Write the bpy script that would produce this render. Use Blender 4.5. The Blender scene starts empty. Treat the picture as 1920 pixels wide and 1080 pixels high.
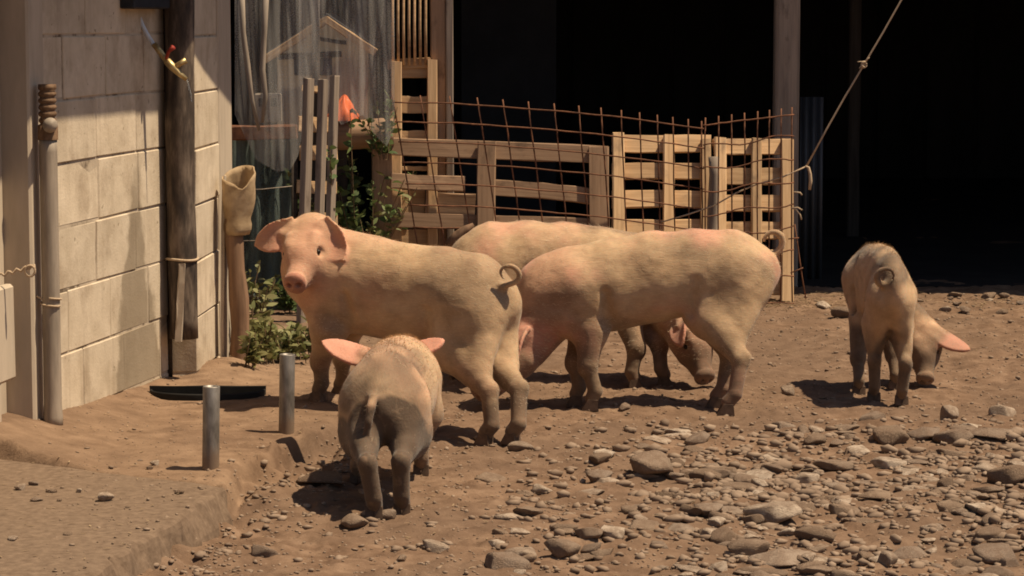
import bpy, math, random
import numpy as np
from mathutils import Vector, Matrix

# ------------------------------------------------------------------ scene, camera, light
SC = bpy.context.scene
COL = SC.collection
CAM_H = 1.5
F = 4900.0                       # focal length in photograph pixels (1920 wide)
PITCH = math.atan(510 / F)
cam_d = bpy.data.cameras.new('camera')
cam = bpy.data.objects.new('camera', cam_d)
COL.objects.link(cam)
cam.location = (0, 0, CAM_H)
cam.rotation_euler = (math.pi / 2 - PITCH, 0, 0)
cam_d.sensor_width = 36.0
cam_d.lens = F / 1920 * 36.0
cam_d.clip_start = 0.05
cam_d.clip_end = 2000
SC.camera = cam

SUN = Vector((0.42, -0.06, 0.90)).normalized()      # direction towards the sun
elev = math.asin(SUN.z)
world = bpy.data.worlds.new('World')
SC.world = world
world.use_nodes = True
wn = world.node_tree
bg = wn.nodes['Background']
sky = wn.nodes.new('ShaderNodeTexSky')
sky.sky_type = 'NISHITA'
sky.sun_disc = False
sky.dust_density = 1.5
sky.sun_elevation = elev
sky.sun_rotation = math.atan2(SUN.x, SUN.y)
wn.links.new(sky.outputs['Color'], bg.inputs['Color'])
bg.inputs['Strength'].default_value = 0.05
sun_d = bpy.data.lights.new('sun', 'SUN')
sun_d.energy = 5.0
sun_d.angle = math.radians(0.6)
sun_d.color = (1.0, 0.825, 0.59)
sun = bpy.data.objects.new('sun', sun_d)
COL.objects.link(sun)
sun.rotation_euler = SUN.to_track_quat('Z', 'Y').to_euler()
sun.location = (3, 0, 8)
vs = SC.view_settings
vs.view_transform = 'Standard'
vs.look = 'None'
vs.exposure = 0.38
vs.gamma = 1
SC.cycles.use_denoising = True
SC.cycles.filter_width = 1.8
SC.cycles.max_bounces = 8
SC.cycles.transparent_max_bounces = 12

rng = np.random.default_rng(7)
random.seed(7)

# ------------------------------------------------------------------ helpers
_fw = Vector((0, math.cos(PITCH), -math.sin(PITCH)))
_up = Vector((0, math.sin(PITCH), math.cos(PITCH)))


def ray(px, py):
    return _fw + Vector(((px - 960) / F, 0, 0)) + _up * ((540 - py) / F)


def at(px, py, Y=None, z=None):
    """Point of the place seen at a photograph pixel, at distance Y or height z."""
    r = ray(px, py)
    t = Y / r.y if Y is not None else (z - CAM_H) / r.z
    return Vector((0, 0, CAM_H)) + r * t


def lattice(ix, iy, iz, seed):
    h = (ix * 374761393 + iy * 668265263 + iz * 2147483647 + seed * 974711) & 0x7fffffff
    h = ((h ^ (h >> 13)) * 1274126177) & 0x7fffffff
    return ((h ^ (h >> 16)) & 0xffff) / 32767.5 - 1.0


def vnoise(x, y, z, seed=0):
    x, y, z = np.broadcast_arrays(np.asarray(x, float), np.asarray(y, float), np.asarray(z, float))
    xi, yi, zi = np.floor(x).astype(np.int64), np.floor(y).astype(np.int64), np.floor(z).astype(np.int64)
    fx, fy, fz = x - xi, y - yi, z - zi
    fx, fy, fz = [t * t * (3 - 2 * t) for t in (fx, fy, fz)]
    r = 0
    for a in (0, 1):
        for b in (0, 1):
            for c in (0, 1):
                w = (fx if a else 1 - fx) * (fy if b else 1 - fy) * (fz if c else 1 - fz)
                r = r + w * lattice(xi + a, yi + b, zi + c, seed)
    return r


def fbm(x, y, z=0.0, seed=0, octaves=4, gain=0.5):
    r, amp, s = 0, 1.0, 1.0
    for k in range(octaves):
        r = r + amp * vnoise(np.asarray(x) * s + 17.3 * k, np.asarray(y) * s - 9.1 * k, np.asarray(z) * s + 3.7 * k, seed + k)
        amp *= gain
        s *= 2.03
    return r


def sstep(a, b, x):
    t = np.clip((np.asarray(x, float) - a) / (b - a), 0, 1)
    return t * t * (3 - 2 * t)


def mesh_from(name, verts, faces, smooth=False):
    me = bpy.data.meshes.new(name)
    me.from_pydata([tuple(v) for v in verts], [], [tuple(f) for f in faces])
    me.update()
    if smooth:
        me.polygons.foreach_set('use_smooth', [True] * len(me.polygons))
    return me


def mesh_np(name, V, Q, smooth=True):
    """Fast mesh from numpy: V (n,3), Q (m,k) all faces with k corners."""
    me = bpy.data.meshes.new(name)
    k = Q.shape[1]
    me.vertices.add(len(V))
    me.vertices.foreach_set('co', np.ascontiguousarray(V, dtype=np.float32).ravel())
    me.loops.add(Q.size)
    me.loops.foreach_set('vertex_index', np.ascontiguousarray(Q, dtype=np.int32).ravel())
    me.polygons.add(len(Q))
    me.polygons.foreach_set('loop_start', np.arange(0, Q.size, k, dtype=np.int32))
    me.polygons.foreach_set('loop_total', np.full(len(Q), k, dtype=np.int32))
    me.polygons.foreach_set('use_smooth', np.full(len(Q), smooth))
    me.update(calc_edges=True)
    me.validate()
    return me


def put(name, me, mat, parent=None, M=None):
    o = bpy.data.objects.new(name, me)
    COL.objects.link(o)
    if mat is not None and len(me.materials) == 0:
        me.materials.append(mat)
    W = M if M is not None else Matrix.Identity(4)
    if parent is not None:
        o.parent = parent
        o.matrix_parent_inverse = Matrix.Identity(4)
        o.matrix_basis = parent_world(parent).inverted() @ W
    else:
        o.matrix_basis = W
    return o


def parent_world(p):
    M = p.matrix_basis.copy()
    while p.parent is not None:
        p = p.parent
        M = p.matrix_basis @ M
    return M


def tag(o, label=None, cat=None, group=None, kind=None):
    if label:
        o['label'] = label
    if cat:
        o['category'] = cat
    if group:
        o['group'] = group
    if kind:
        o['kind'] = kind
    return o


def thing(name, loc, label, cat, group=None):
    o = bpy.data.objects.new(name, None)
    COL.objects.link(o)
    o.empty_display_size = 0.1
    o.matrix_basis = Matrix.Translation(Vector(loc))
    return tag(o, label, cat, group)


def frame(p0, p1, side):
    """Matrix whose X runs from p0 to p1, Y along the given side hint, centred between."""
    p0, p1, side = Vector(p0), Vector(p1), Vector(side)
    x = (p1 - p0).normalized()
    z = x.cross(side).normalized()
    y = z.cross(x).normalized()
    M = Matrix((x, y, z)).transposed().to_4x4()
    M.translation = (p0 + p1) / 2
    return M


def plank_mesh(L, w, t, jit=0.002, n=5, seed=0, nick=0.0):
    """Sawn board: length X, width Y, thickness Z, chamfered and a little warped."""
    r = random.Random(seed)
    V, Fc = [], []
    c = min(w, t) * 0.12
    sec = [(-w / 2 + c, -t / 2), (w / 2 - c, -t / 2), (w / 2, -t / 2 + c), (w / 2, t / 2 - c),
           (w / 2 - c, t / 2), (-w / 2 + c, t / 2), (-w / 2, t / 2 - c), (-w / 2, -t / 2 + c)]
    bow = r.uniform(-1, 1) * jit * 2
    for i in range(n):
        u = i / (n - 1)
        x = (u - 0.5) * L
        if i in (0, n - 1):
            pass
        for (y, z) in sec:
            V.append((x + (r.uniform(-nick, nick) if i in (0, n - 1) else 0), y + r.uniform(-jit, jit) + bow * math.sin(u * 3.1),
                      z + r.uniform(-jit, jit) * 0.5))
    for i in range(n - 1):
        for k in range(8):
            a, b = i * 8 + k, i * 8 + (k + 1) % 8
            Fc.append((a, b, b + 8, a + 8))
    Fc.append(tuple(range(7, -1, -1)))
    Fc.append(tuple((n - 1) * 8 + k for k in range(8)))
    return mesh_from('plank', V, Fc)


_pc = [0]


def plank(name, p0, p1, w, t, side, mat, parent, jit=0.0025, n=5, nick=0.004):
    _pc[0] += 1
    L = (Vector(p1) - Vector(p0)).length
    return put(name, plank_mesh(L, w, t, jit, n, _pc[0], nick), mat, parent, frame(p0, p1, side))


def tube_mesh(name, pts, rad, n=8, caps=True, smooth=True):
    pts = [Vector(p) for p in pts]
    if not hasattr(rad, '__len__'):
        rad = [rad] * len(pts)
    V, Fc = [], []
    prev = None
    for i, p in enumerate(pts):
        d = (pts[min(i + 1, len(pts) - 1)] - pts[max(i - 1, 0)])
        if d.length < 1e-9:
            d = Vector((0, 0, 1))
        d.normalize()
        if prev is None:
            s = d.orthogonal().normalized()
        else:
            s = (prev - d * prev.dot(d))
            s = s.normalized() if s.length > 1e-6 else d.orthogonal().normalized()
        prev = s
        q = d.cross(s)
        for k in range(n):
            a = 2 * math.pi * k / n
            V.append(p + (s * math.cos(a) + q * math.sin(a)) * rad[i])
    for i in range(len(pts) - 1):
        for k in range(n):
            a, b = i * n + k, i * n + (k + 1) % n
            Fc.append((a, b, b + n, a + n))
    if caps:
        Fc.append(tuple(range(n - 1, -1, -1)))
        Fc.append(tuple((len(pts) - 1) * n + k for k in range(n)))
    return mesh_from(name, V, Fc, smooth)


def tube(name, pts, rad, mat, parent=None, n=8, caps=True, origin=None):
    o3 = Vector(origin) if origin is not None else Vector(pts[0])
    return put(name, tube_mesh(name, [Vector(p) - o3 for p in pts], rad, n, caps), mat, parent, Matrix.Translation(o3))


def lathe(name, prof, mat, parent, M, n=20, smooth=True):
    V, Fc = [], []
    for (r, z) in prof:
        for k in range(n):
            a = 2 * math.pi * k / n
            V.append((r * math.cos(a), r * math.sin(a), z))
    for i in range(len(prof) - 1):
        for k in range(n):
            a, b = i * n + k, i * n + (k + 1) % n
            Fc.append((a, b, b + n, a + n))
    return put(name, mesh_from(name, V, Fc, smooth), mat, parent, M)


def box_mesh(sx, sy, sz, ch=0.0, jit=0.0, seed=0):
    """Box centred on the origin with chamfered edges (24 vertices)."""
    r = random.Random(seed)
    hx, hy, hz = sx / 2, sy / 2, sz / 2
    import bmesh
    bm = bmesh.new()
    bmesh.ops.create_cube(bm, size=1.0)
    for v in bm.verts:
        v.co = Vector((v.co.x * sx + r.uniform(-jit, jit), v.co.y * sy + r.uniform(-jit, jit), v.co.z * sz + r.uniform(-jit, jit)))
    if ch > 0:
        bmesh.ops.bevel(bm, geom=bm.edges[:], offset=ch, segments=1, affect='EDGES')
    me = bpy.data.meshes.new('box')
    bm.to_mesh(me)
    bm.free()
    return me


# ------------------------------------------------------------------ materials
def new_mat(name):
    m = bpy.data.materials.new(name)
    m.use_nodes = True
    nt = m.node_tree
    return m, nt, nt.nodes['Principled BSDF']


def ramp(nt, fac, stops):
    r = nt.nodes.new('ShaderNodeValToRGB')
    el = r.color_ramp.elements
    el[0].position, el[0].color = stops[0][0], (*stops[0][1], 1)
    el[1].position, el[1].color = stops[-1][0], (*stops[-1][1], 1)
    for p, c in stops[1:-1]:
        e = el.new(p)
        e.color = (*c, 1)
    nt.links.new(fac, r.inputs['Fac'])
    return r.outputs['Color']


def coords(nt, scale=(1, 1, 1), kind='Object'):
    tc = nt.nodes.new('ShaderNodeTexCoord')
    mp = nt.nodes.new('ShaderNodeMapping')
    mp.inputs['Scale'].default_value = scale
    nt.links.new(tc.outputs[kind], mp.inputs['Vector'])
    return mp.outputs['Vector']


def noise(nt, vec, scale, detail=5, rough=0.55, dist=0.0):
    n = nt.nodes.new('ShaderNodeTexNoise')
    n.inputs['Scale'].default_value = scale
    n.inputs['Detail'].default_value = detail
    n.inputs['Roughness'].default_value = rough
    n.inputs['Distortion'].default_value = dist
    nt.links.new(vec, n.inputs['Vector'])
    return n.outputs['Fac']


def mixc(nt, a, b, fac, mode='MIX'):
    m = nt.nodes.new('ShaderNodeMix')
    m.data_type = 'RGBA'
    m.blend_type = mode
    for sock, v in ((m.inputs['Factor'], fac), (m.inputs['A'], a), (m.inputs['B'], b)):
        if isinstance(v, (int, float)):
            sock.default_value = v
        elif isinstance(v, tuple):
            sock.default_value = (*v, 1)
        else:
            nt.links.new(v, sock)
    return m.outputs['Result']


def math_n(nt, op, a, b=None):
    m = nt.nodes.new('ShaderNodeMath')
    m.operation = op
    for i, v in enumerate((a, b)):
        if v is None:
            continue
        if isinstance(v, (int, float)):
            m.inputs[i].default_value = v
        else:
            nt.links.new(v, m.inputs[i])
    return m.outputs[0]


def bump(nt, bsdf, h, strength=0.4, dist=0.01):
    b = nt.nodes.new('ShaderNodeBump')
    b.inputs['Strength'].default_value = strength
    b.inputs['Distance'].default_value = dist
    nt.links.new(h, b.inputs['Height'])
    nt.links.new(b.outputs['Normal'], bsdf.inputs['Normal'])


def obj_random(nt):
    oi = nt.nodes.new('ShaderNodeObjectInfo')
    return oi.outputs['Random']


def simple_mat(name, c1, c2, scale=(8, 8, 8), rough=0.8, bstr=0.3, bdist=0.004, metal=0.0, vary=0.25, detail=6, stops=None):
    m, nt, b = new_mat(name)
    v = coords(nt, scale)
    f = noise(nt, v, 1.0, detail, 0.62)
    c = ramp(nt, f, stops or [(0.3, c1), (0.7, c2)])
    if vary:
        k = math_n(nt, 'MULTIPLY_ADD', obj_random(nt), vary)
        k.node.inputs[2].default_value = 1 - vary / 2
        g = nt.nodes.new('ShaderNodeCombineColor')
        for i in range(3):
            nt.links.new(k, g.inputs[i])
        c = mixc(nt, c, g.outputs[0], 1.0, 'MULTIPLY')
    nt.links.new(c, b.inputs['Base Color'])
    b.inputs['Roughness'].default_value = rough
    b.inputs['Metallic'].default_value = metal
    b.inputs['Specular IOR Level'].default_value = 0.25
    if bstr:
        bump(nt, b, f, bstr, bdist)
    return m


def wood_mat(name, c1, c2, rough=0.85, vary=0.35, dark=(0.06, 0.04, 0.03), stretch=(2.5, 45, 45)):
    m, nt, b = new_mat(name)
    rnd = obj_random(nt)
    tc = nt.nodes.new('ShaderNodeTexCoord')
    add = nt.nodes.new('ShaderNodeVectorMath')
    add.operation = 'ADD'
    cx = nt.nodes.new('ShaderNodeCombineXYZ')
    nt.links.new(math_n(nt, 'MULTIPLY', rnd, 37.0), cx.inputs[0])
    nt.links.new(math_n(nt, 'MULTIPLY', rnd, 91.0), cx.inputs[1])
    nt.links.new(tc.outputs['Object'], add.inputs[0])
    nt.links.new(cx.outputs[0], add.inputs[1])
    mp = nt.nodes.new('ShaderNodeMapping')
    mp.inputs['Scale'].default_value = stretch
    nt.links.new(add.outputs[0], mp.inputs['Vector'])
    grain = noise(nt, mp.outputs[0], 1.0, 6, 0.6, 0.4)
    mp2 = nt.nodes.new('ShaderNodeMapping')
    mp2.inputs['Scale'].default_value = (5, 9, 9)
    nt.links.new(add.outputs[0], mp2.inputs['Vector'])
    blot = noise(nt, mp2.outputs[0], 1.0, 5, 0.6)
    c = ramp(nt, grain, [(0.28, c1), (0.68, c2)])
    st = ramp(nt, blot, [(0.30, (1, 1, 1)), (0.42, (0, 0, 0))])
    c = mixc(nt, c, dark, math_n(nt, 'MULTIPLY', st, 0.55))
    k = math_n(nt, 'MULTIPLY_ADD', rnd, vary)
    k.node.inputs[2].default_value = 1 - vary / 2
    g = nt.nodes.new('ShaderNodeCombineColor')
    for i in range(3):
        nt.links.new(k, g.inputs[i])
    c = mixc(nt, c, g.outputs[0], 1.0, 'MULTIPLY')
    nt.links.new(c, b.inputs['Base Color'])
    b.inputs['Roughness'].default_value = rough
    b.inputs['Specular IOR Level'].default_value = 0.2
    bump(nt, b, grain, 0.5, 0.003)
    return m


M = {}
M['pallet'] = wood_mat('pallet_wood', (0.38, 0.235, 0.125), (0.62, 0.42, 0.24), 0.85, 0.55, (0.14, 0.10, 0.075))
M['plank'] = wood_mat('weathered_wood', (0.25, 0.155, 0.095), (0.40, 0.26, 0.165))
M['grey_wood'] = wood_mat('grey_wood', (0.20, 0.16, 0.13), (0.36, 0.29, 0.23))
M['dark_wood'] = wood_mat('dark_wood', (0.035, 0.026, 0.02), (0.07, 0.055, 0.045))
M['post_wood'] = wood_mat('post_wood', (0.10, 0.06, 0.037), (0.235, 0.142, 0.088), stretch=(40, 40, 2.5))
M['grey_post'] = wood_mat('grey_post', (0.17, 0.135, 0.11), (0.34, 0.275, 0.22), stretch=(40, 40, 2.5))
M['rust'] = simple_mat('rusty_bar', (0.07, 0.032, 0.02), (0.24, 0.105, 0.055), (25, 25, 25), 0.8, 0.3, 0.001, 0.1)
M['steel'] = simple_mat('galvanised_steel', (0.13, 0.115, 0.10), (0.33, 0.30, 0.27), (45, 45, 14), 0.55, 0.35, 0.002, 0.55)
M['brass'] = simple_mat('brass', (0.36, 0.26, 0.11), (0.60, 0.46, 0.24), (60, 60, 60), 0.45, 0.2, 0.001, 0.8, 0)
M['red_paint'] = simple_mat('red_paint', (0.25, 0.03, 0.02), (0.35, 0.05, 0.03), (60, 60, 60), 0.5, 0.1, 0.001, 0, 0)
M['hose'] = simple_mat('pale_hose', (0.50, 0.54, 0.60), (0.62, 0.66, 0.72), (60, 60, 60), 0.4, 0.05, 0.001, 0, 0)
M['rope'] = simple_mat('twine', (0.36, 0.26, 0.17), (0.52, 0.40, 0.28), (160, 160, 160), 0.9, 0.5, 0.001, 0, 0)
M['black_rubber'] = simple_mat('black_rubber', (0.008, 0.008, 0.008), (0.02, 0.018, 0.016), (20, 20, 20), 0.75, 0.3, 0.003, 0, 0)
M['black_plastic'] = simple_mat('black_plastic', (0.012, 0.014, 0.018), (0.03, 0.033, 0.04), (20, 20, 20), 0.5, 0.1, 0.002, 0, 0)
M['orange'] = simple_mat('orange_plastic', (0.75, 0.14, 0.045), (0.85, 0.20, 0.07), (30, 30, 30), 0.45, 0.1, 0.002, 0, 0)
M['pvc'] = simple_mat('grey_pvc', (0.20, 0.165, 0.13), (0.40, 0.33, 0.26), (30, 30, 4), 0.6, 0.15, 0.002, 0, 0)
M['rust_cap'] = simple_mat('rusty_cap', (0.10, 0.055, 0.03), (0.24, 0.15, 0.09), (50, 50, 50), 0.8, 0.3, 0.002, 0, 0)
M['downpipe'] = simple_mat('sooty_pipe', (0.03, 0.024, 0.02), (0.22, 0.165, 0.125), (22, 22, 5), 0.72, 0.3, 0.003, 0, 0,
                           stops=[(0.34, (0.025, 0.02, 0.018)), (0.50, (0.075, 0.055, 0.042)), (0.66, (0.19, 0.145, 0.11))])
M['canvas'] = simple_mat('tan_canvas', (0.26, 0.175, 0.095), (0.50, 0.37, 0.23), (14, 14, 14), 0.8, 0.4, 0.006, 0, 0)
M['concrete'] = simple_mat('concrete_render', (0.40, 0.33, 0.25), (0.52, 0.43, 0.33), (14, 14, 3), 0.9, 0.35, 0.004, 0, 0.1)
M['tin'] = simple_mat('dull_tin', (0.06, 0.065, 0.07), (0.12, 0.12, 0.125), (10, 10, 2), 0.5, 0.1, 0.002, 0.4)
M['roof'] = simple_mat('roof_sheet', (0.10, 0.09, 0.08), (0.18, 0.16, 0.14), (6, 6, 6), 0.7, 0.2, 0.003, 0.2, 0)
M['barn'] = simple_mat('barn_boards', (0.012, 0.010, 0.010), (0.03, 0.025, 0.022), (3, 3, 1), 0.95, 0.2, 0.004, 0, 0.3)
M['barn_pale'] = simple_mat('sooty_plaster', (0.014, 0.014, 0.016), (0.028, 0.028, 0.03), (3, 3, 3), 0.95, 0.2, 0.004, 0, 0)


def muddy(mat, top, col=(0.20, 0.135, 0.09)):
    """Dried mud splashed on the lowest part of an upright thing."""
    nt = mat.node_tree
    b = nt.nodes['Principled BSDF']
    old = b.inputs['Base Color'].links[0].from_socket
    tc = nt.nodes.new('ShaderNodeTexCoord')
    sp = nt.nodes.new('ShaderNodeSeparateXYZ')
    nt.links.new(tc.outputs['Object'], sp.inputs[0])
    v = coords(nt, (30, 30, 12))
    hgt = math_n(nt, 'SUBTRACT', sp.outputs[2], math_n(nt, 'MULTIPLY', noise(nt, v, 1.0, 5, 0.65), top * 2))
    mr = nt.nodes.new('ShaderNodeMapRange')
    mr.inputs['From Min'].default_value, mr.inputs['From Max'].default_value = -top * 0.1, -top * 0.7
    nt.links.new(hgt, mr.inputs['Value'])
    k = math_n(nt, 'MULTIPLY', mr.outputs[0], 0.85)
    nt.links.new(mixc(nt, old, col, k), b.inputs['Base Color'])
    nt.links.new(math_n(nt, 'MULTIPLY', math_n(nt, 'SUBTRACT', 1.0, k), b.inputs['Metallic'].default_value), b.inputs['Metallic'])


muddy(M['steel'], 0.09)
M['rock'] = None


# concrete block: beige with vertical streaks
def block_mat():
    m, nt, b = new_mat('beige_block')
    rnd = obj_random(nt)
    tc = nt.nodes.new('ShaderNodeTexCoord')
    add = nt.nodes.new('ShaderNodeVectorMath')
    add.operation = 'ADD'
    cx = nt.nodes.new('ShaderNodeCombineXYZ')
    nt.links.new(math_n(nt, 'MULTIPLY', rnd, 53.0), cx.inputs[0])
    nt.links.new(math_n(nt, 'MULTIPLY', rnd, 19.0), cx.inputs[2])
    nt.links.new(tc.outputs['Object'], add.inputs[0])
    nt.links.new(cx.outputs[0], add.inputs[1])
    mp = nt.nodes.new('ShaderNodeMapping')
    mp.inputs['Scale'].default_value = (15, 15, 0.9)
    nt.links.new(add.outputs[0], mp.inputs['Vector'])
    streak = noise(nt, mp.outputs[0], 1.0, 4, 0.55)
    blot = noise(nt, add.outputs[0], 9.0, 6, 0.6)
    grain = noise(nt, add.outputs[0], 120.0, 3, 0.6)
    c = ramp(nt, blot, [(0.32, (0.50, 0.41, 0.30)), (0.66, (0.62, 0.52, 0.395))])
    c = mixc(nt, c, (0.36, 0.285, 0.205), math_n(nt, 'MULTIPLY', ramp(nt, streak, [(0.34, (1, 1, 1)), (0.46, (0, 0, 0))]), 0.30))
    pit = ramp(nt, noise(nt, add.outputs[0], 34.0, 3, 0.5), [(0.26, (1, 1, 1)), (0.31, (0, 0, 0))])
    c = mixc(nt, c, (0.20, 0.15, 0.10), math_n(nt, 'MULTIPLY', pit, 0.7))
    k = math_n(nt, 'MULTIPLY_ADD', rnd, 0.16)
    k.node.inputs[2].default_value = 0.92
    g = nt.nodes.new('ShaderNodeCombineColor')
    for i in range(3):
        nt.links.new(k, g.inputs[i])
    c = mixc(nt, c, g.outputs[0], 1.0, 'MULTIPLY')
    grime = noise(nt, tc.outputs['Object'], 3.0, 8, 0.7)
    gp2 = nt.nodes.new('ShaderNodeNewGeometry')
    c = mixc(nt, c, (0.30, 0.225, 0.155), math_n(nt, 'MULTIPLY', ramp(nt, noise(nt, gp2.outputs['Position'], 4.0, 9, 0.68), [(0.50, (0, 0, 0)), (0.66, (1, 1, 1))]), 0.6))
    # old damp stain running down the wall, wider towards the foot
    geo = nt.nodes.new('ShaderNodeNewGeometry')
    sx = nt.nodes.new('ShaderNodeSeparateXYZ')
    nt.links.new(geo.outputs['Position'], sx.inputs[0])
    wob = math_n(nt, 'MULTIPLY', math_n(nt, 'SUBTRACT', noise(nt, geo.outputs['Position'], 6.0, 4, 0.6), 0.5), 0.22)
    sc_ = math_n(nt, 'ADD', math_n(nt, 'SUBTRACT', sx.outputs[1], 9.5), wob)

    def edge(z0, s0, z1, s1):
        mr = nt.nodes.new('ShaderNodeMapRange')
        mr.inputs['From Min'].default_value, mr.inputs['From Max'].default_value = z0, z1
        mr.inputs['To Min'].default_value, mr.inputs['To Max'].default_value = s0, s1
        nt.links.new(sx.outputs[2], mr.inputs['Value'])
        return mr.outputs[0]

    def soft(v, a0, b0):
        mr = nt.nodes.new('ShaderNodeMapRange')
        mr.interpolation_type = 'SMOOTHSTEP'
        mr.inputs['From Min'].default_value, mr.inputs['From Max'].default_value = a0, b0
        nt.links.new(v, mr.inputs['Value'])
        return mr.outputs[0]

    inl = soft(math_n(nt, 'SUBTRACT', sc_, edge(0.95, 0.22, 0.10, -0.03)), -0.015, 0.03)
    inr = soft(math_n(nt, 'SUBTRACT', edge(0.80, 0.31, 0.10, 0.56), sc_), -0.015, 0.03)
    stn = math_n(nt, 'MULTIPLY', math_n(nt, 'MULTIPLY', inl, inr), soft(sx.outputs[2], 1.05, 0.78))
    c = mixc(nt, c, (0.20, 0.155, 0.105), math_n(nt, 'MULTIPLY', stn, 0.72))
    nt.links.new(c, b.inputs['Base Color'])
    b.inputs['Roughness'].default_value = 0.95
    b.inputs['Specular IOR Level'].default_value = 0.15
    h = math_n(nt, 'ADD', math_n(nt, 'MULTIPLY', streak, 0.22), math_n(nt, 'ADD', math_n(nt, 'MULTIPLY', blot, 0.6), math_n(nt, 'MULTIPLY', grain, 0.3)))
    bump(nt, b, h, 0.5, 0.008)
    return m


M['block'] = block_mat()
M['mortar'] = simple_mat('mortar', (0.13, 0.095, 0.065), (0.40, 0.32, 0.235), (9, 9, 9), 0.95, 0.6, 0.01, 0, 0,
                         stops=[(0.36, (0.13, 0.095, 0.065)), (0.46, (0.40, 0.325, 0.24)), (0.7, (0.50, 0.41, 0.31))])


def ground_mat():
    m, nt, b = new_mat('dry_dirt')
    v = coords(nt, (1, 1, 1))
    big = noise(nt, v, 1.3, 5, 0.6)
    mid = noise(nt, v, 9.0, 7, 0.62)
    fine = noise(nt, v, 70.0, 6, 0.7)
    c = ramp(nt, mid, [(0.30, (0.105, 0.063, 0.040)), (0.50, (0.172, 0.108, 0.070)), (0.70, (0.25, 0.165, 0.110))])
    c = mixc(nt, c, (0.13, 0.085, 0.058), math_n(nt, 'MULTIPLY', ramp(nt, big, [(0.42, (1, 1, 1)), (0.56, (0, 0, 0))]), 0.55))
    c = mixc(nt, c, (0.37, 0.27, 0.19), math_n(nt, 'MULTIPLY', ramp(nt, fine, [(0.60, (0, 0, 0)), (0.74, (1, 1, 1))]), 0.5))
    c = mixc(nt, c, (0.07, 0.045, 0.03), math_n(nt, 'MULTIPLY', ramp(nt, fine, [(0.27, (1, 1, 1)), (0.37, (0, 0, 0))]), 0.5))
    at_ = nt.nodes.new('ShaderNodeAttribute')
    at_.attribute_name = 'sand'
    sandc = ramp(nt, mid, [(0.3, (0.165, 0.105, 0.067)), (0.68, (0.28, 0.186, 0.12))])
    c = mixc(nt, c, sandc, at_.outputs['Fac'])
    nt.links.new(c, b.inputs['Base Color'])
    b.inputs['Roughness'].default_value = 1.0
    b.inputs['Specular IOR Level'].default_value = 0.1
    med = noise(nt, v, 32.0, 6, 0.65)
    h = math_n(nt, 'ADD', math_n(nt, 'MULTIPLY', med, 0.6), math_n(nt, 'MULTIPLY', fine, 0.4))
    bump(nt, b, h, 0.85, 0.010)
    return m


M['ground'] = ground_mat()


def rock_mat():
    m, nt, b = new_mat('dusty_stone')
    v = coords(nt, (1, 1, 1))
    n1 = noise(nt, v, 2.2, 6, 0.6)
    n2 = noise(nt, v, 14.0, 6, 0.65)
    rnd = obj_random(nt)
    base = ramp(nt, rnd, [(0.0, (0.16, 0.11, 0.076)), (0.3, (0.25, 0.178, 0.125)), (0.6, (0.21, 0.155, 0.117)), (0.8, (0.40, 0.31, 0.235)), (1.0, (0.48, 0.39, 0.305))])
    c = mixc(nt, base, (0.155, 0.10, 0.068), math_n(nt, 'MULTIPLY', ramp(nt, n1, [(0.42, (1, 1, 1)), (0.58, (0, 0, 0))]), 0.6))
    c = mixc(nt, c, (0.38, 0.28, 0.20), math_n(nt, 'MULTIPLY', ramp(nt, n2, [(0.52, (0, 0, 0)), (0.7, (1, 1, 1))]), 0.45))
    nt.links.new(c, b.inputs['Base Color'])
    b.inputs['Roughness'].default_value = 0.92
    b.inputs['Specular IOR Level'].default_value = 0.15
    bump(nt, b, n2, 0.5, 0.05)
    return m


M['rock'] = rock_mat()


M['pebble'] = simple_mat('pebbles', (0.15, 0.10, 0.068), (0.32, 0.235, 0.17), (7, 7, 7), 0.95, 0.3, 0.004, 0, 0)


def leaf_mat(name, c1, c2):
    m, nt, b = new_mat(name)
    at_ = nt.nodes.new('ShaderNodeAttribute')
    at_.attribute_name = 'rnd'
    c = ramp(nt, at_.outputs['Fac'], [(0.0, c1), (1.0, c2)])
    nt.links.new(c, b.inputs['Base Color'])
    b.inputs['Roughness'].default_value = 0.6
    b.inputs['Specular IOR Level'].default_value = 0.3
    tr = nt.nodes.new('ShaderNodeBsdfTranslucent')
    nt.links.new(c, tr.inputs['Color'])
    mx = nt.nodes.new('ShaderNodeMixShader')
    mx.inputs[0].default_value = 0.3
    nt.links.new(b.outputs[0], mx.inputs[1])
    nt.links.new(tr.outputs[0], mx.inputs[2])
    nt.links.new(mx.outputs[0], nt.nodes['Material Output'].inputs['Surface'])
    return m


M['weed'] = leaf_mat('weed_leaf', (0.11, 0.125, 0.04), (0.30, 0.28, 0.12))
M['green'] = leaf_mat('green_leaf', (0.06, 0.10, 0.03), (0.17, 0.21, 0.075))
M['straw'] = leaf_mat('straw', (0.22, 0.15, 0.085), (0.45, 0.33, 0.20))


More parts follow.
